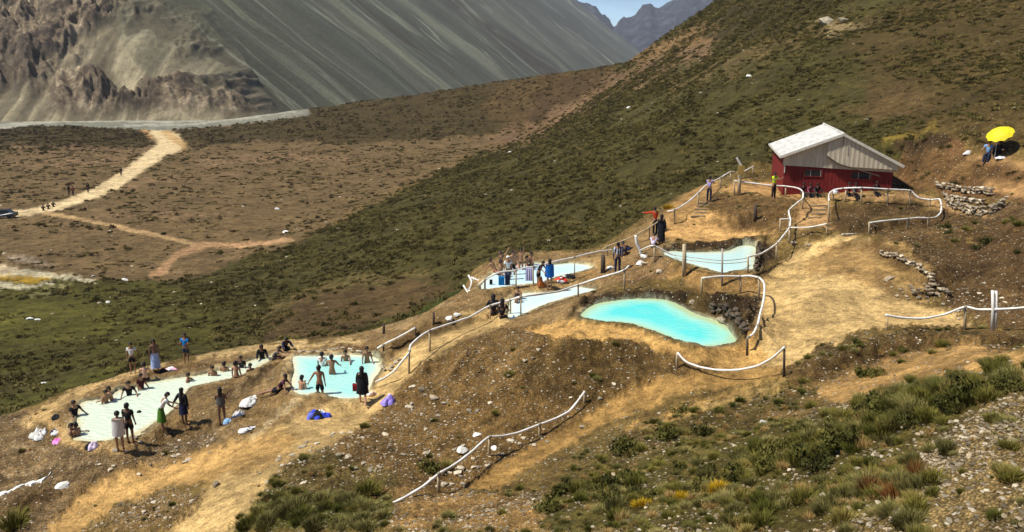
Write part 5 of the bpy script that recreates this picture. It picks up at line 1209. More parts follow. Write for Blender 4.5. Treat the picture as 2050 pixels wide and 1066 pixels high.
# ------------------------------------------------------------------ umbrella
g = G(1996, 314, 52); um = empty('umbrella', g, 'bright yellow tilted beach umbrella on the right hillside', 'umbrella')
M_YELU = simple('yellow_canvas', (.70, .58, .015), var=.18, rough=.6); M_POLE = simple('steel_pole', (.5, .5, .5), rough=.3, metal=.6)
cz_ = P(1998, 268, g.y)[2] - g.z; tl = Matrix.Rotation(-.52, 3, 'Y') @ Matrix.Rotation(.30, 3, 'X')
rad = .80; N_ = 10; vs = [tl @ Vector((0, 0, .34))]; fs = []
for ring, (rr1, zz1) in enumerate(((.35, .28), (.7, .13), (1.0, -.06))):
    for k in range(N_ * 2):
        a = math.pi * k / N_; sc_ = 1.0 if k % 2 == 0 else .955
        vs.append(tl @ Vector((rad * rr1 * sc_ * math.cos(a), rad * rr1 * sc_ * math.sin(a), zz1 - (0 if k % 2 == 0 else -.03 * ring))))
M2 = N_ * 2
fs += [(0, 1 + k, 1 + (k + 1) % M2) for k in range(M2)]
for r_ in range(2): fs += [(1 + r_ * M2 + k, 1 + (r_ + 1) * M2 + k, 1 + (r_ + 1) * M2 + (k + 1) % M2, 1 + r_ * M2 + (k + 1) % M2) for k in range(M2)]
cn = mesh_obj('canopy', vs, fs, M_YELU, um, False); cn.location = (0, 0, cz_)
ax = tl @ Vector((0, 0, 1)); MB().tube([(-.15, 0, -.1), Vector((0, 0, cz_)) + ax * .3], .022, 6).build('pole', M_POLE, um)
for k in range(N_):
    a = 2 * math.pi * k / N_; MB().tube([Vector((0, 0, cz_)) + tl @ Vector((0, 0, .02)), Vector((0, 0, cz_)) + tl @ Vector((rad * .66 * math.cos(a), rad * .66 * math.sin(a), .12))], .008, 4).build('rib', M_POLE, um)
tip = MB().tube([Vector((0, 0, cz_)) + ax * .34, Vector((0, 0, cz_)) + ax * .42], .02, 5).build('finial', M_POLE, um)

# parked vehicle at the far left of the valley road
g = G(8, 437, 139); M_CAR = simple('dark_car_paint', (.02, .025, .03), var=.1, rough=.3, spec=.5, bump=0); M_TYRE = simple('black_tyre', (.015, .015, .015), var=.1)
car = empty('parked_car', g, 'small dark car parked at the left end of the valley road', 'car', rz=.1)
def extr(prof, w, taper=.0):
    n = len(prof); vs = [(x, -w / 2 + (taper if z > .9 else 0), z) for x, z in prof] + [(x, w / 2 - (taper if z > .9 else 0), z) for x, z in prof]
    return vs, [tuple(range(n - 1, -1, -1)), tuple(range(n, 2 * n))] + [(i, (i + 1) % n, n + (i + 1) % n, n + i) for i in range(n)]
v_, f_ = extr([(-1.9, .3), (-1.95, .75), (-1.1, .92), (-.55, 1.38), (.75, 1.42), (1.45, .95), (1.9, .88), (1.92, .32)], 1.65, .18); mesh_obj('body', v_, f_, M_CAR, car)
for sx2 in (-1.2, 1.2):
    for sy2 in (-.8, .8): MB().tube([(sx2, sy2 - .1, .32), (sx2, sy2 + .1, .32)], .32, 14).build('wheel', M_TYRE, car)
v_, f_ = extr([(-.95, .95), (-.5, 1.3), (.1, 1.34), (.1, .95)], 1.60, .16); mesh_obj('window', v_, f_, M_GLASS, car)
v_, f_ = extr([(.18, .95), (.18, 1.34), (.7, 1.34), (1.2, .95)], 1.60, .16); mesh_obj('window', v_, f_, M_GLASS, car)
# mineral trickle at the bottom left
tr = [G(x, y, gs) for x, y, gs in ((-30,996,29),(10,988,29.3),(50,972,29.8),(85,962,30.2),(102,948,30.8))]
c = catmull(tr, 8); vs = []; fs = []
for i, q in enumerate(c):
    q = Vector(tuple(map(float, q))); w_ = .13 + .07 * math.sin(i * 1.1) + .04 * math.sin(i * 2.7)
    for s_ in (-1, -.5, .5, 1):
        x_, y_ = q.x + s_ * w_ * .3, q.y - s_ * w_; vs.append((x_, y_, interpZ(x_, y_) + (.055 if abs(s_) < 1 else -.03)))
for i in range(len(c) - 1):
    for j in range(3): fs.append((4 * i + j, 4 * i + j + 1, 4 * i + j + 5, 4 * i + j + 4))
tag(mesh_obj('mineral_crust', vs, fs, M_WROCK), 'white mineral crust running down at the bottom left', kind='structure')
# ------------------------------------------------------------------ people
SKIN = [simple('skin_' + k, c, var=.12, scale=5, bump=0, rough=.6) for k, c in (('tan', (.42, .23, .13)), ('brown', (.29, .15, .08)), ('light', (.50, .28, .18)), ('dark', (.17, .085, .05)))]
M_HAIR = simple('black_hair', (.012, .009, .008), var=.3, rough=.5, bump=.1)
_c = {}
def cloth(r, g, b_, key=None):
    k = (r, g, b_)
    if k not in _c:
        _c[k] = simple('cloth', tuple(lin(r, g, b_) * .9), var=.22, scale=9, rough=.85, bump=.3)
    return _c[k]
def stripes(name, c0, c1, axis=2, sc_=14):
    m, n, b = new_mat(name); L = n.links; tc = node(n, 'ShaderNodeTexCoord'); w = node(n, 'ShaderNodeTexWave', bands_direction='XYZ'[axis], i_Scale=sc_ / 3.0, i_Distortion=.6)
    w.wave_type = 'BANDS'; L.new(tc.outputs['Object'], w.inputs[0]); r = node(n, 'ShaderNodeValToRGB'); r.color_ramp.interpolation = 'CONSTANT'
    r.color_ramp.elements[0].color = (*c0, 1); r.color_ramp.elements[1].position = .5; r.color_ramp.elements[1].color = (*c1, 1)
    L.new(w.outputs[0], r.inputs[0]); L.new(r.outputs[0], b.inputs['Base Color']); return m
def V3(*a): return np.array(a, float)
def pose(lean=0.0, armL=(0.12, 0.05, 0.15), armR=(0.12, 0.05, 0.15), legL=(0.0, 0.0), legR=(0.0, 0.0), head=0.0, pel=.94, spread=.03, twist=0.0):
    """arms: (out, forward, elbow bend); legs: (forward swing, knee bend) in radians. Faces -Y."""
    J = {}; J['pel'] = V3(0, 0, pel)
    f = V3(0, -math.sin(lean), math.cos(lean))
    J['spi'] = J['pel'] + f * .17; J['che'] = J['pel'] + f * .36; J['nek'] = J['pel'] + f * .53
    hf = V3(0, -math.sin(lean + head), math.cos(lean + head))
    J['hb'] = J['nek'] + hf * .07; J['hc'] = J['nek'] + hf * .155; J['ht'] = J['nek'] + hf * .225
    J['nose'] = J['hc'] + V3(0, -.105, -.015)
    for s, nm, ar, lg in ((1, 'L', armL, legL), (-1, 'R', armR, legR)):
        sh = J['pel'] + f * .475 + V3(s * .175, 0, 0); J['sh' + nm] = sh
        o, fw, eb = ar
        def dv(o_, w_): return V3(s * math.sin(o_), -math.sin(w_) * math.cos(o_), -math.cos(w_) * math.cos(o_))
        el = sh + dv(o, fw) * .285; wr = el + dv(o * (1 if eb < .6 else .3), fw + eb) * .25; J['el' + nm] = el; J['wr' + nm] = wr
        hd = dv(o * .5, fw + eb + .15); J['pa' + nm] = wr + hd * .075
        sd = np.cross(hd, V3(s, 0, 0)); sd = sd / (np.linalg.norm(sd) + 1e-9)
        for k in range(4):
            q = J['pa' + nm] + sd * (k - 1.5) * .022; ln = (.072, .082, .076, .06)[k]
            J['f%d%s' % (k, nm)] = q + hd * ln * .5; J['t%d%s' % (k, nm)] = q + hd * ln * .95 + V3(-s * .018, 0, 0)
        J['th' + nm] = wr + hd * .03 + sd * .045; J['tt' + nm] = wr + hd * .075 + sd * .062
        hp = J['pel'] + V3(s * .095, 0, -.04); J['hp' + nm] = hp
        sw, kb = lg
        kn = hp + V3(s * spread, -math.sin(sw), -math.cos(sw)) * .42; an = kn + V3(0, math.sin(kb - sw) if kb else -math.sin(sw), -math.cos(kb - sw) if kb else -math.cos(sw)) * .42
        J['kn' + nm] = kn; J['an' + nm] = an; J['he' + nm] = an + V3(0, .03, -.04); J['to' + nm] = an + V3(s * .02, -.17, -.055)
    return J
RAD = dict(pel=.125, spi=.105, che=.135, nek=.055, hb=.06, hc=.098, ht=.075, nose=.014, sh=.062, el=.041, wr=.027, pa=.030, f0=.0085, f1=.009, f2=.009, f3=.008, t0=.007, t1=.007, t2=.007, t3=.006, th=.012, tt=.009, hp=.092, kn=.056, an=.036, he=.032, to=.028)
def rad(k): return RAD[k] if k in RAD else RAD[k[:-1]]
EDG = [('pel', 'spi'), ('spi', 'che'), ('che', 'nek'), ('nek', 'hb'), ('hb', 'hc'), ('hc', 'ht'), ('hc', 'nose')]
for s in 'LR':
    EDG += [('che', 'sh' + s), ('sh' + s, 'el' + s), ('el' + s, 'wr' + s), ('wr' + s, 'pa' + s), ('pel', 'hp' + s), ('hp' + s, 'kn' + s), ('kn' + s, 'an' + s), ('an' + s, 'he' + s), ('an' + s, 'to' + s)]
    EDG += [('pa' + s, 'f%d%s' % (k, s)) for k in range(4)] + [('f%d%s' % (k, s), 't%d%s' % (k, s)) for k in range(4)] + [('wr' + s, 'th' + s), ('th' + s, 'tt' + s)]
def skin_mesh(J, edges, name, infl=0.0, mult=1.0, root='pel', sub=1, rmap=None):
    keys = []; 
    for a, b_ in edges:
        for k in (a, b_):
            if k not in keys: keys.append(k)
    ix = {k: i for i, k in enumerate(keys)}
    me = bpy.data.meshes.new(name); me.from_pydata([tuple(J[k]) for k in keys], [(ix[a], ix[b_]) for a, b_ in edges], [])
    o = bpy.data.objects.new(name, me); COL.objects.link(o)
    md = o.modifiers.new('skin', 'SKIN'); md.use_smooth_shade = True; md.branch_smoothing = .3
    sv = me.skin_vertices[0].data
    for k in keys:
        r = (rmap or {}).get(k, (rmap or {}).get(k[:-1], rad(k))) * mult + infl
        sv[ix[k]].radius = (r, r); sv[ix[k]].use_root = (k == root)
    if sub: m2 = o.modifiers.new('sub', 'SUBSURF'); m2.levels = sub; m2.render_levels = sub
    return o
POSES = {
 'stand': pose(),
 'hip': pose(armL=(.55, -.15, .0), armR=(.12, .0, .1), legL=(.05, 0)),
 'walk': pose(lean=.12, armL=(.1, .35, .2), armR=(.1, -.3, .2), legL=(.32, .1), legR=(-.25, .25)),
 'bend': pose(lean=.45, armL=(.1, .6, .5), armR=(.15, .5, .5), head=.2),
 'phone': pose(armL=(.1, .9, 1.2), armR=(.1, .8, 1.25), head=.15),
 'cross': pose(armL=(.2, .3, 1.5), armR=(.2, .3, 1.5)),
 'reach': pose(lean=.2, armL=(.9, 1.2, .3), armR=(.15, .3, .9)),
 'raised': pose(armL=(.3, 2.5, .2), armR=(.5, 2.2, .3)),
 'shawl': pose(lean=.1, armL=(.05, .4, 1.2), armR=(.05, .4, 1.2), head=.3, legL=(.05, 0), legR=(-.08, .08)),
 'sit': pose(lean=.12, armL=(.25, .6, .6), armR=(.25, .6, .6), legL=(1.45, 1.1), legR=(1.4, .9), pel=.12, head=.1),
 'hunch': pose(lean=.55, armL=(.2, .9, .6), armR=(.2, .9, .6), legL=(1.9, 2.3), legR=(1.85, 2.2), pel=.12, head=.2),
 'kneel': pose(lean=.05, armL=(.5, .3, .7), armR=(.4, .5, .6), legL=(.3, 1.7), legR=(.3, 1.7), pel=.46),
 'soak': pose(lean=.08, armL=(.12, .2, .5), armR=(.15, .1, .3), legL=(.3, 1.7), legR=(.3, 1.7), pel=.46, head=.1),
 'lookback': pose(lean=.2, armL=(.25, .9, .5), armR=(.1, .1, .2), legL=(.3, 1.7), legR=(.3, 1.7), pel=.46, head=-.1),
 'recline': pose(lean=-.6, armL=(.7, -.5, .1), armR=(.5, -.5, .2), legL=(1.5, .2), legR=(1.5, .5), pel=.12, head=.5),
}
def evalmesh(objs):
    bpy.context.view_layer.update(); dg = bpy.context.evaluated_depsgraph_get(); out = []
    for o in objs:
        me = bpy.data.meshes.new_from_object(o.evaluated_get(dg)); me.polygons.foreach_set('use_smooth', [True] * len(me.polygons)); out.append(me)
    for o in objs: md = o.data; bpy.data.objects.remove(o); bpy.data.meshes.remove(md)
    return out
def head_blob(J, kind):
    """hair as a shaped cap over the skull, long hair falling behind"""
    hc = Vector(tuple(J['hc'])); up = (Vector(tuple(J['ht'])) - Vector(tuple(J['hb']))).normalized(); back = Vector((0, 1, 0)); back = (back - up * back.dot(up)).normalized(); sd = up.cross(back)
    V = []; Fc = []; nu, nv = 12, 7
    for j in range(nv + 1):
        t = j / nv
        for i in range(nu):
            a = 2 * math.pi * i / nu; bk = math.cos(a)      # 1 = back of the head
            low = (.10 if kind == 'short' else (.34 if kind == 'long' else .14)) if bk > .1 else (.02 if bk > -.5 else -.045)
            ph = t * math.pi * .52; r = .104 * math.sin(ph) + .004
            z = .104 * math.cos(ph) + .012
            if t > .8: z -= low * (t - .8) / .2; r *= 1 if kind != 'long' else .95
            V.append(hc + back * (bk * r + .012) + sd * (math.sin(a) * r * .92) + up * z)
    for j in range(nv):
        for i in range(nu): Fc.append((j * nu + i, j * nu + (i + 1) % nu, (j + 1) * nu + (i + 1) % nu, (j + 1) * nu + i))
    Fc.append(tuple(range(nu)))
    me = bpy.data.meshes.new('hair'); me.from_pydata([tuple(v) for v in V], [], Fc); me.polygons.foreach_set('use_smooth', [True] * len(me.polygons)); return me
def tubecloth(J, z0, z1, r0, r1, flare=0.0, dep=.72, name='cloth', wav=.03):
    """a skirt, towel or robe hanging from height z0 down to z1 round the body"""
    V = []; Fc = []; nu, nv = 20, 6; cp = J['pel']; cn = J['nek']
    for j in range(nv + 1):
        t = j / nv; z = z0 + (z1 - z0) * t; k = (z - cp[2]) / (cn[2] - cp[2] + 1e-9); k = max(0, k); cx, cy = cp[0], cp[1] + (cn[1] - cp[1]) * k
        r = r0 + (r1 - r0) * t ** .8
        for i in range(nu):
            a = 2 * math.pi * i / nu; rr2 = r * (1 + wav * t * math.sin(a * 6 + 1))
            V.append((cx + rr2 * math.cos(a), cy + rr2 * dep * math.sin(a), z + .015 * t * math.sin(a * 3)))
    for j in range(nv):
        for i in range(nu): Fc.append((j * nu + i, j * nu + (i + 1) % nu, (j + 1) * nu + (i + 1) % nu, (j + 1) * nu + i))
    Fc.append(tuple(range(nu)))
    me = bpy.data.meshes.new(name); me.from_pydata(V, [], Fc); me.polygons.foreach_set('use_smooth', [True] * len(me.polygons)); return me
TOP = [('pel', 'spi'), ('spi', 'che'), ('che', 'shL'), ('che', 'shR'), ('shL', 'elL'), ('shR', 'elR')]
TOPL = TOP + [('elL', 'wrL'), ('elR', 'wrR')]
SHO = [('spi', 'pel'), ('pel', 'hpL'), ('pel', 'hpR'), ('hpL', 'knL'), ('hpR', 'knR')]
TRO = SHO + [('knL', 'anL'), ('knR', 'anR')]
LIB = {}
def build_lib():
    jobs = []
    for nm, J in POSES.items():
        jobs.append((nm, 'body', skin_mesh(J, EDG, 'body')))
        for pn, ed, inf in (('shirt', TOP, .018), ('long_shirt', TOPL, .022)):
            J2 = dict(J)
            if pn == 'shirt':
                for s in 'LR': J2['el' + s] = J['sh' + s] + (J['el' + s] - J['sh' + s]) * .6
            rm = dict(el=.05) if pn == 'shirt' else dict(el=.045, wr=.034)
            jobs.append((nm, pn, skin_mesh(J2, ed, 'shirt', inf, rmap=rm)))
        J3 = dict(J)
        for s in 'LR': J3['kn' + s] = J['hp' + s] + (J['kn' + s] - J['hp' + s]) * .72
        J3['spi'] = J['pel'] + (J['spi'] - J['pel']) * .35
        jobs.append((nm, 'shorts', skin_mesh(J3, SHO, 'shorts', .014, rmap=dict(kn=.085, spi=.11))))
        J4 = dict(J); J4['spi'] = J3['spi']
        jobs.append((nm, 'trousers', skin_mesh(J4, TRO, 'trousers', .014, rmap=dict(kn=.062, an=.048, spi=.11))))
        J5 = dict(J3); 
        for s in 'LR': J5['kn' + s] = J['hp' + s] + (J['kn' + s] - J['hp' + s]) * .14
        jobs.append((nm, 'briefs', skin_mesh(J5, SHO, 'briefs', .010, rmap=dict(kn=.088, spi=.11))))
    ms = evalmesh([j[2] for j in jobs])
    for (nm, pn, _), me in zip(jobs, ms): LIB[(nm, pn)] = me
    for nm, J in POSES.items():
        for hk in ('short', 'long'): LIB[(nm, 'hair_' + hk)] = head_blob(J, hk)
build_lib()
def ear_eye(J, root, sk):
    hc = Vector(tuple(J['hc']))
    mb = MB()
    for s in (-1, 1): mb = MB(); mb.tube([hc + Vector((s * .088, .0, -.02)), hc + Vector((s * .105, .015, .015))], [.016, .018], 6).build('ear', sk, root)
    for s in (-1, 1): MB().tube([hc + Vector((s * .032, -.088, .008)), hc + Vector((s * .032, -.096, .008))], .011, 6).build('eye', M_HAIR, root)
    MB().tube([hc + Vector((-.022, -.090, -.048)), hc + Vector((.022, -.090, -.048))], .007, 5).build('mouth', simple('lips', (.25, .06, .05), bump=0) if 'lips' not in bpy.data.materials else bpy.data.materials['lips'], root)
def with_mat(me, m, key=[{}]):
    k = (me.name, m.name)
    if k not in key[0]: c = me.copy(); c.materials.clear(); c.materials.append(m); key[0][k] = c
    return key[0][k]
def person(x, y, gs, po, label, face, skin=1, parts=(), hair='short', h=1.0, zoff=0.0, level=None, extra=(), hairmat=None, detail=True):
    """x, y: where the feet (or the waterline) are seen; face: heading in degrees, 0 = towards the camera, 90 = to the right"""
    if level is None: g = G(x, y, gs)
    else: q = PL(x, y, level); g = Vector((q[0], q[1], level - .0))
    J = POSES[po]
    root = empty('person', g + Vector((0, 0, zoff)), label, 'person', None, math.radians(face)); root.scale = (h, h, h)
    def add(nm, me, mat):
        o = bpy.data.objects.new(nm, with_mat(me, mat)); COL.objects.link(o); o.parent = root; return o
    add('body', LIB[(po, 'body')], SKIN[skin])
    if hair: add('hair', LIB[(po, 'hair_' + hair)], hairmat or M_HAIR)
    for pn, m in parts:
        if (po, pn) in LIB: add({'long_shirt': 'jacket'}.get(pn, pn), LIB[(po, pn)], m)
    for e in extra:
        nm, z0, z1, r0, r1, m = e[:6]
        me = tubecloth(J, z0, z1, r0, r1, dep=e[6] if len(e) > 6 else .72, name=nm); me.materials.append(m)
        o = bpy.data.objects.new(nm, me); COL.objects.link(o); o.parent = root
    if detail: ear_eye(J, root, SKIN[skin])
    return root
WH = cloth(225, 222, 215); BK = cloth(24, 24, 28); NV = cloth(28, 34, 62); GN = cloth(70, 110, 28); LAV = cloth(170, 160, 205); LIME = cloth(200, 245, 10); BLUE = cloth(10, 90, 170); RED = cloth(150, 20, 30); GY_ = cloth(90, 88, 84); TEAL = cloth(20, 130, 170)
BSTR = stripes('blue_white_stripes', lin(60, 120, 200), lin(220, 225, 230)); GSTR = stripes('grey_white_stripes', lin(225, 220, 210), lin(150, 145, 140), 0, 20); NSTR = stripes('navy_white_stripes', lin(24, 28, 50), lin(190, 190, 200), 0, 7)
person(242, 905, 32.6, 'shawl', 'person wrapped in a pale striped towel standing at the near rim of the long pool', 200, 1, [('briefs', BK)], extra=[('towel', 1.42, .72, .20, .24, GSTR)])
person(262, 888, 33.2, 'stand', 'person in black sleeveless top and dark shorts beside the one in the pale towel', 175, 3, [('shirt', BK), ('shorts', BK)], h=1.02)
person(280, 862, 34.4, 'sit', 'bather with brown back sitting on the near rim of the long pool', 170, 1, [('briefs', BK)], h=1.0, zoff=0)
person(326, 862, 34.3, 'bend', 'person in white top and bright green skirt leaning over the long pool rim', 120, 1, [('shirt', WH)], extra=[('skirt', 1.02, .42, .14, .26, GN)])
person(370, 852, 34.4, 'hip', 'person in open black jacket carrying dark clothes beside the long pool', 160, 3, [('long_shirt', BK)], hair='long', extra=[('dress', 1.02, .55, .17, .22, NV)])
person(446, 852, 33.9, 'cross', 'person in grey swimwear with folded arms next to the white clothes heap', 185, 3, [('briefs', GY_)], hair='long', extra=[('towel', 1.32, .98, .18, .19, GY_)])
person(267, 747, 41.8, 'hip', 'person in white shirt and black shorts on the far rim of the long pool', 10, 1, [('shirt', WH), ('shorts', BK)], h=.95)
person(313, 745, 42.2, 'stand', 'person with a blue and white striped towel round the waist on the far rim', 20, 3, [('briefs', BK)], hair='long', extra=[('towel', 1.0, .22, .17, .23, BSTR)])
person(374, 728, 43, 'cross', 'person in bright blue top beyond the long pool rim', 350, 1, [('shirt', cloth(20, 120, 190)), ('shorts', cloth(50, 60, 80))], h=.95)
LZ = POOLS['long']['z']; TZ = POOLS['terrace']['z']; FZ_ = POOLS['fenced']['z']; MZ = POOLS['middle']['z']
BATH = [ # x, y waterline, level, pose, sink, label, heading, skin, parts
 (150, 833, LZ, 'kneel', -.52, 'bather in dark swimwear at the left edge of the long pool', 60, 1, [('shirt', BK)]),
 (139, 874, LZ, 'kneel', -.66, 'long haired bather at the lower left corner of the long pool', 100, 1, []),
 (156, 872, LZ, 'kneel', -.66, 'bather facing the long haired one at the lower left corner', 260, 1, []),
 (212, 806, LZ, 'kneel', -.62, 'left one of two close bathers near the back rim', 60, 1, []),
 (225, 801, LZ, 'kneel', -.56, 'right one of two close bathers near the back rim', 300, 0, []),
 (259, 791, LZ, 'kneel', -.55, 'bather with black swimsuit in the middle of the back rim', 20, 1, [('shirt', BK)]),
 (283, 779, LZ, 'kneel', -.45, 'bather in dark red swimsuit near the back rim', 60, 1, [('shirt', cloth(70, 20, 26))]),
 (373, 764, LZ, 'kneel', -.80, 'swimmer with only head above the milky water in the middle of the long pool', 90, 1, []),
 (427, 752, LZ, 'kneel', -.72, 'bather in the narrow arm of the long pool, left of the next', 0, 1, []),
 (449, 744, LZ, 'kneel', -.74, 'small bather in the narrow arm close to the far shore', 180, 1, []),
 (474, 762, LZ, 'stand', -.72, 'bather standing at the near edge of the narrow arm', 170, 0, [('briefs', BK)]),
 (501, 747, LZ, 'kneel', -.72, 'bather near the tip of the narrow arm', 40, 1, []),
 (484, 736, LZ, 'kneel', -.60, 'dark bather by the far shore of the narrow arm', 0, 3, [('shirt', BK)]),
 (602, 780, TZ, 'kneel', -.60, 'curly haired bather at the near left of the square pool', 150, 0, []),
 (645, 733, TZ, 'kneel', -.55, 'bather with white strap behind the standing man in the square pool', 180, 1, [('shirt', WH)]),
 (665, 750, TZ, 'kneel', -.28, 'bare backed bather in the middle of the square pool', 180, 1, []),
 (693, 722, TZ, 'kneel', -.66, 'bather with head and shoulders out at the back of the square pool', 0, 1, []),
 (735, 726, TZ, 'kneel', -.42, 'brown bather leaning on the back right corner of the square pool', 20, 1, []),
 (1038, 598, MZ, 'kneel', -.56, 'bather leaning on the back rim of the narrow middle pool', 330, 1, []),
 (1031, 606, MZ, 'kneel', -.74, 'head of a bather at the left end of the narrow middle pool', 90, 3, []),
 (1065, 530, FZ_, 'kneel', -.50, 'bather on the far side of the fenced pool right of the group', 300, 1, []),
]
for bi, (x, y, z, po, sk, lab, fc, skn, pr_) in enumerate(BATH):
    if po == 'kneel' and bi % 5 != 0: po = ('soak', 'lookback', 'soak')[bi % 3]
    person(x, y, None, po, lab, fc, skn, pr_, level=z, zoff=sk, detail=True)
person(291, 762, 41.4, 'sit', 'pale backed person sitting on the back rim of the long pool', 200, 2, [('briefs', BK)])
person(641, 790, None, 'hip', 'bare chested man in black shorts standing in the square pool with hand on hip', 175, 1, [('shorts', BK)], level=TZ, zoff=-.42, h=1.02)
person(727, 812, 34.2, 'walk', 'person in black dress walking on the rim of the square pool', 190, 2, [('long_shirt', BK)], hair='long', extra=[('dress', 1.30, .55, .18, .26, BK)])
person(525, 722, 43, 'sit', 'dark dressed person sitting on the rim above the tip of the long pool', 20, 3, [('long_shirt', BK), ('trousers', BK)], hair='long')
person(571, 700, 44, 'hunch', 'dark huddled person on the far rim behind the square pool', 30, 3, [('long_shirt', NV), ('trousers', BK)])
person(547, 722, 43, 'hunch', 'person in grey lying forward near the tip of the long pool', 90, 1, [('shirt', GY_), ('shorts', BK)])
person(558, 784, 35.5, 'recline', 'person in maroon lying on the rim left of the square pool', 270, 1, [('shirt', cloth(60, 20, 40)), ('shorts', BK)])
person(1100, 580, 44.5, 'stand', 'person in a bright blue poncho standing on the dam between the narrow pools', 190, 1, [], hair='long', extra=[('poncho', 1.42, .72, .22, .25, BLUE)])
person(1017, 560, None, 'stand', 'person with white cap standing in the fenced pool', 20, 1, [('shirt', WH), ('shorts', NV)], hairmat=WH, level=FZ_, zoff=-.35)
person(992, 546, None, 'recline', 'sunburnt person lounging at the left end of the fenced pool', 60, 1, [('briefs', RED)], level=FZ_ + .12)
person(1003, 545, None, 'raised', 'bather with both arms stretched up behind the pale rail', 40, 0, [('briefs', NV)], zoff=-.5, level=FZ_)
person(1030, 533, None, 'sit', 'light skinned person sitting on the back rim of the fenced pool', 20, 2, [('briefs', BK)], level=FZ_ + .12)
person(1043, 540, None, 'raised', 'bather reaching one arm up in the middle of the fenced pool group', 330, 1, [('briefs', BK)], zoff=-.45, level=FZ_)
person(1054, 538, None, 'kneel', 'bather kneeling behind the purple towel on the rail', 60, 0, [('briefs', BK)], level=FZ_, zoff=-.45)
person(1078, 574, 45.0, 'bend', 'person stooping behind the blue poncho beside the orange bag', 60, 1, [('shirt', cloth(40, 44, 60)), ('shorts', BK)], h=.9)
person(999, 556, None, 'lookback', 'brown bather leaning on the left rim near the driftwood', 90, 1, [('briefs', BK)], zoff=-.2, level=FZ_)
person(1026, 550, None, 'hip', 'bare chested bather standing beside the white capped one', 30, 0, [('shorts', BK)], zoff=-.3, level=FZ_)
person(1064, 533, None, 'sit', 'bather with brown back at the rail right of the purple towel', 330, 1, [('briefs', NV)], level=FZ_ + .12)
person(1252, 512, 49.5, 'hunch', 'person in dark clothes crouching right of the one in navy', 200, 3, [('long_shirt', BK), ('trousers', BK)])
person(1236, 546, 46.4, 'stand', 'person in navy tracksuit with white side stripe beside the dark post', 180, 1, [('long_shirt', NSTR), ('trousers', NV)], h=1.0)
person(988, 630, 41.2, 'sit', 'left of two long haired people in black sitting by the white rail', 185, 3, [('long_shirt', BK), ('trousers', BK)], hair='long', h=1.15)
person(1005, 638, 40.6, 'sit', 'right of two long haired people in black sitting by the white rail', 170, 1, [('shirt', BK), ('trousers', BK)], hair='long', h=1.1)
person(1323, 488, 49, 'stand', 'person in a long black dress on the edge above the upper pool', 150, 3, [('long_shirt', BK)], hair='long', extra=[('dress', 1.35, .12, .17, .24, BK)], h=1.0)
person(1311, 470, 50.5, 'reach', 'person in orange red top half hidden behind the one in the black dress', 200, 1, [('long_shirt', cloth(190, 60, 20)), ('trousers', BK)])
person(1307, 496, 47.5, 'hunch', 'person in white top sitting at the bend of the rail below the black dress', 160, 1, [('shirt', cloth(215, 205, 230)), ('trousers', NV)], hair='short')
person(1419, 404, 57, 'phone', 'person in lavender shirt and dark trousers taking a photo at the top of the steps', 150, 1, [('shirt', LAV), ('trousers', NV)])
person(1548, 398, 55.5, 'phone', 'person in a lime yellow shirt leaning on the fence left of the cabin', 30, 1, [('shirt', LIME), ('trousers', cloth(60, 48, 40))])
for x, y, gs, c_, lab in ((1606, 390, 56, cloth(60, 20, 30), 'person in dark clothes on the left cabin bench'), (1620, 391, 56, cloth(120, 60, 70), 'person in dusty pink on the left cabin bench'), (1634, 391, 56, BK, 'person in black crouching by the cabin wall'),
                          (1697, 390, 55, cloth(90, 40, 40), 'person in maroon behind the cabin fence'), (1710, 391, 55, GY_, 'person in grey behind the cabin fence next to the maroon one'), (1752, 388, 54.5, BK, 'person in black on the right part of the cabin porch')):
    person(x, y + 4, gs, 'sit', lab, 10, 3, [('long_shirt', c_), ('trousers', BK)], zoff=.12, h=.9)
person(1978, 312, 52.5, 'sit', 'person in pale blue clothes sitting in the shade of the yellow umbrella', 320, 1, [('shirt', cloth(130, 170, 215)), ('trousers', NV)], h=1.1)
person(1989, 309, 52.8, 'hunch', 'person in dark clothes sitting further under the yellow umbrella', 20, 3, [('long_shirt', BK), ('trousers', BK)], h=1.1)
for x, y, c_, lab, po in ((243, 353, BK, 'dark walker farthest up the valley road', 'walk'), (177, 387, BK, 'single dark walker halfway along the valley road', 'walk'), (139, 392, BK, 'left walker of the pair at the edge of the valley road', 'stand'),
                      (147, 394, cloth(120, 60, 40), 'right walker of the pair at the edge of the valley road, in reddish brown', 'walk'), (87, 422, BK, 'first of three tiny people by the road fork', 'sit'), (97, 419, BK, 'middle one of three tiny people by the road fork', 'sit'), (107, 415, BK, 'last of three tiny people by the road fork', 'sit')):
    person(x, y, None, po, lab, 200, 3, [('long_shirt', c_), ('trousers', BK)], detail=False, h=1.15)

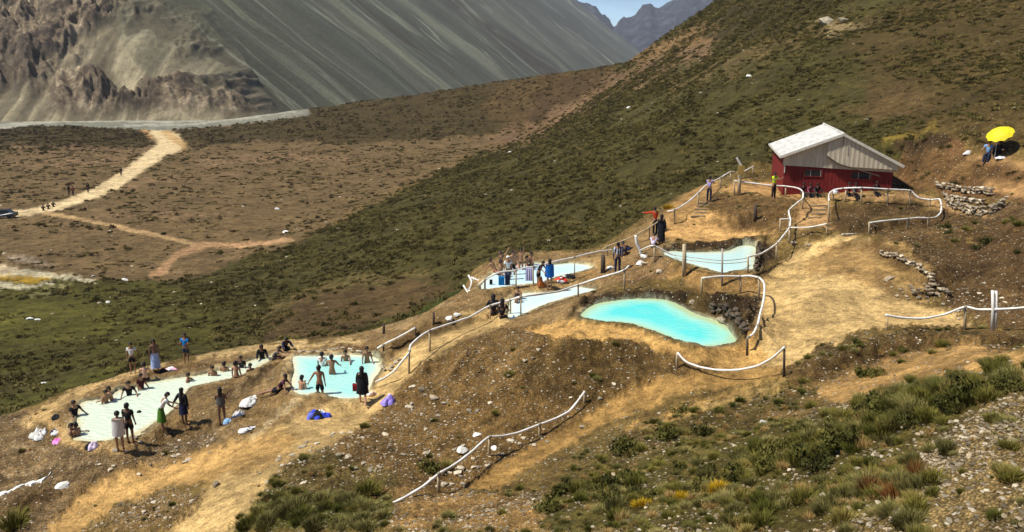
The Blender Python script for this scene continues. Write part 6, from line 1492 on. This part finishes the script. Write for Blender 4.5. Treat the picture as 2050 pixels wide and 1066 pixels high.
# ------------------------------------------------------------------ clothes, bags and towels
def heap(name, label, cat, x, y, gs, sx_, sy_, sz_, mats, seed, lobes=5, rz=0.0):
    """crumpled cloth heap: folded shell with ridges, colour by lobe"""
    r = np.random.default_rng(seed); g = G(x, y, gs); root = None
    nu, nv = 24, 9; sz_ *= .85
    def shell(cx, cy, a, b_, hh_, sd):
        V = []; Fc = []
        for j in range(nv + 1):
            t = j / nv
            for i in range(nu):
                an = 2 * math.pi * i / nu; c_, s_ = math.cos(an), math.sin(an)
                q1 = float(fbm(np.array([c_ * t * 1.6 + sd * 3]), np.array([s_ * t * 1.6 - sd]), int(sd * 50), 3)[0]); q2 = float(fbm(np.array([c_ * 1.2 + sd * 5]), np.array([s_ * 1.2]), 7 + int(sd * 30), 2)[0])
                f = 1 + .45 * q2; z = hh_ * (1 - t ** 2.6) * (.72 + .75 * q1) - .05 * (t > .95)
                V.append((cx + a * t * f * c_, cy + b_ * t * f * s_, z + r.normal() * .01))
        for j in range(nv):
            for i in range(nu): Fc.append((j * nu + i, (j + 1) * nu + i, (j + 1) * nu + (i + 1) % nu, j * nu + (i + 1) % nu))
        return V, Fc
    if len(mats) > 1:
        root = empty(name, g, label, cat, rz=rz)
        for k in range(lobes):
            a = 2 * math.pi * k / lobes + r.uniform(-.4, .4); q = r.uniform(.15, .5); V, Fc = shell(sx_ * q * math.cos(a), sy_ * q * math.sin(a), sx_ * .66, sy_ * .66, sz_ * r.uniform(.4, .75), r.uniform(0, 6))
            mesh_obj('garment', V, Fc, mats[k % len(mats)], root, True)
    else:
        V, Fc = shell(0, 0, sx_, sy_, sz_, seed); o = mesh_obj(name, V, Fc, mats[0], None, True); o.location = g; o.rotation_euler = (0, 0, rz); tag(o, label, cat)
BLW = cloth(60, 80, 200); PNK = cloth(240, 120, 200); PUR = cloth(160, 140, 220)
heap('clothes_pile', 'blue and white crumpled clothes on the path below the square pool', 'clothes', 637, 835, 33.2, .48, .34, .50, [BLW, WH, BLW, cloth(110, 120, 220), BK], 1, 6)
heap('clothes_pile', 'lilac and white bundle with a dark bag beside the path right of the square pool', 'clothes', 778, 806, 34, .34, .30, .58, [PUR, WH, NV, PUR], 2, 5)
heap('clothes_pile', 'pink clothes lying left of the long pool', 'clothes', 117, 884, 33, .26, .22, .20, [PNK, cloth(250, 160, 220)], 3, 4)
heap('backpack', 'white and pink backpack on the near rim of the long pool', 'bag', 184, 896, 32.4, .26, .22, .46, [cloth(235, 215, 235), PNK, BK], 4, 4)
heap('hat', 'black wide hat on the sand left of the long pool', 'hat', 113, 836, 34.8, .26, .24, .20, [BK], 5)
heap('bag', 'dark blue bag between the black hat and the pink clothes', 'bag', 112, 865, 33.8, .26, .20, .18, [cloth(22, 30, 60), WH], 6, 4)
heap('towel', 'white towels heaped on the rock at the left end of the long pool', 'towel', 78, 872, 34, .34, .40, .45, [WH, cloth(200, 195, 185)], 7, 6, .5)
heap('towel', 'long heap of white towels on the rock between the two bathing pools', 'towel', 500, 806, 35, .34, .55, .42, [WH, cloth(210, 205, 195), WH], 8, 7, -.6)
heap('towel', 'lower part of the white towel heap beside the person in grey', 'towel', 478, 832, 34.2, .28, .34, .30, [WH, cloth(190, 185, 175)], 18, 5)
heap('bag', 'small light blue bag at the foot of the white towel heap', 'bag', 456, 845, 33.9, .18, .16, .22, [cloth(150, 190, 225)], 9)
heap('towel', 'white towel with a dark fold spread on the sand below the heap', 'towel', 500, 858, 33.2, .52, .22, .10, [WH, cloth(30, 32, 40), WH], 10, 5, .5)
heap('clothes_pile', 'pink and white clothes on the far rim of the long pool', 'clothes', 343, 740, 42.4, .38, .26, .20, [cloth(240, 170, 190), WH], 11, 4)
heap('bag', 'black bag left of the pink clothes on the far rim', 'bag', 326, 746, 42.2, .26, .2, .26, [BK], 12)
heap('towel', 'white towel hanging over the back edge of the long pool', 'towel', 303, 770, 40.6, .34, .24, .16, [WH], 13)
heap('clothes_pile', 'red and white clothes on the dam between the narrow pools', 'clothes', 1121, 562, 46.2, .45, .26, .34, [cloth(220, 60, 40), WH, cloth(230, 90, 70)], 14, 5)
heap('bag', 'black bag right of the red clothes on the dam', 'bag', 1141, 556, 46.6, .30, .24, .30, [BK], 15)
heap('clothes_pile', 'blue and white clothes at the far right end of the fenced pool', 'clothes', 1162, 541, 48, .42, .26, .22, [cloth(40, 110, 190), WH, BK], 16, 4)
heap('bag', 'orange brown bag leaning beside the blue poncho', 'bag', 1084, 572, 45, .22, .2, .62, [cloth(190, 100, 40)], 17)
heap('bag', 'dark pile of bags behind the person in navy', 'bag', 1257, 500, 49.5, .36, .26, .42, [BK, NV], 19, 4)
heap('clothes_pile', 'white clothes under the left rail end below the bent pole', 'clothes', 1284, 528, 46, .30, .22, .22, [WH], 20)
heap('towel', 'white cloth on the ground left of the umbrella', 'towel', 1937, 308, 54.5, .26, .2, .24, [WH], 21)
heap('towel', 'white cloth on the ground right of the umbrella', 'towel', 2004, 316, 52, .35, .2, .16, [WH], 22)
heap('towel', 'lavender cloth draped on the fence post before the cabin', 'towel', 1669, 404, 53.2, .26, .2, .36, [cloth(205, 195, 225), WH], 23, 4)
bpy.data.objects[[o.name for o in bpy.data.objects if o.get('label', '').startswith('lavender cloth')][0]].location.z = P(1669, 386, 53.0)[2]
heap('clothes_pile', 'brown and white clothes by the corner rock of the square pool', 'clothes', 745, 790, 35.4, .26, .22, .26, [WH, cloth(150, 110, 80)], 24, 4)
def draped(name, label, x0, x1, yt, yb, Y, mat, cat='towel'):
    a = Vector(tuple(P(x0, yt, Y))); b_ = Vector(tuple(P(x1, yt, Y))); zb = P(x0, yb, Y)[2]; V = []; Fc = []; nu, nv = 10, 6
    for j in range(nv + 1):
        for i in range(nu + 1):
            p = a.lerp(b_, i / nu) - a; z = (zb - a.z) * j / nv; V.append((p.x, p.y - .08 - .05 * math.sin(i * 1.9) * j / nv, z))
    for j in range(nv):
        for i in range(nu): q = j * (nu + 1) + i; Fc.append((q, q + nu + 1, q + nu + 2, q + 1))
    n0 = len(V); V += [(v[0], v[1] + .10, v[2] * .35) for v in V[:n0]]; Fc += [tuple(k + n0 for k in reversed(f)) for f in Fc[:]]
    for i in range(nu): Fc.append((i, i + 1, n0 + i + 1, n0 + i))
    o = mesh_obj(name, V, Fc, mat, None, True); o.location = a; return tag(o, label, cat)
draped('towel', 'lilac and white patterned towel hung over the pale rail', 1052, 1068, 534, 562, 45.6, stripes('lilac_pattern', lin(150, 140, 210), lin(225, 222, 235), 0, 9))
draped('towel', 'teal towel hung on the left part of the pale rail', 998, 1010, 553, 577, 45.4, cloth(10, 110, 170))
draped('towel', 'navy towel next to the teal towel on the pale rail', 1011, 1021, 548, 571, 45.4, NV)
draped('towel', 'dark towel at the left corner of the pale rail', 980, 986, 560, 582, 45.5, BK)
draped('towel', 'dark red towel held beside the person in the black dress', 706, 716, 768, 798, 34.9, cloth(130, 14, 24))
heap('clothes_pile', 'black coat piled over the arm of the person in the black dress', 'clothes', 712, 797, 34.8, .18, .14, .2, [BK], 25)
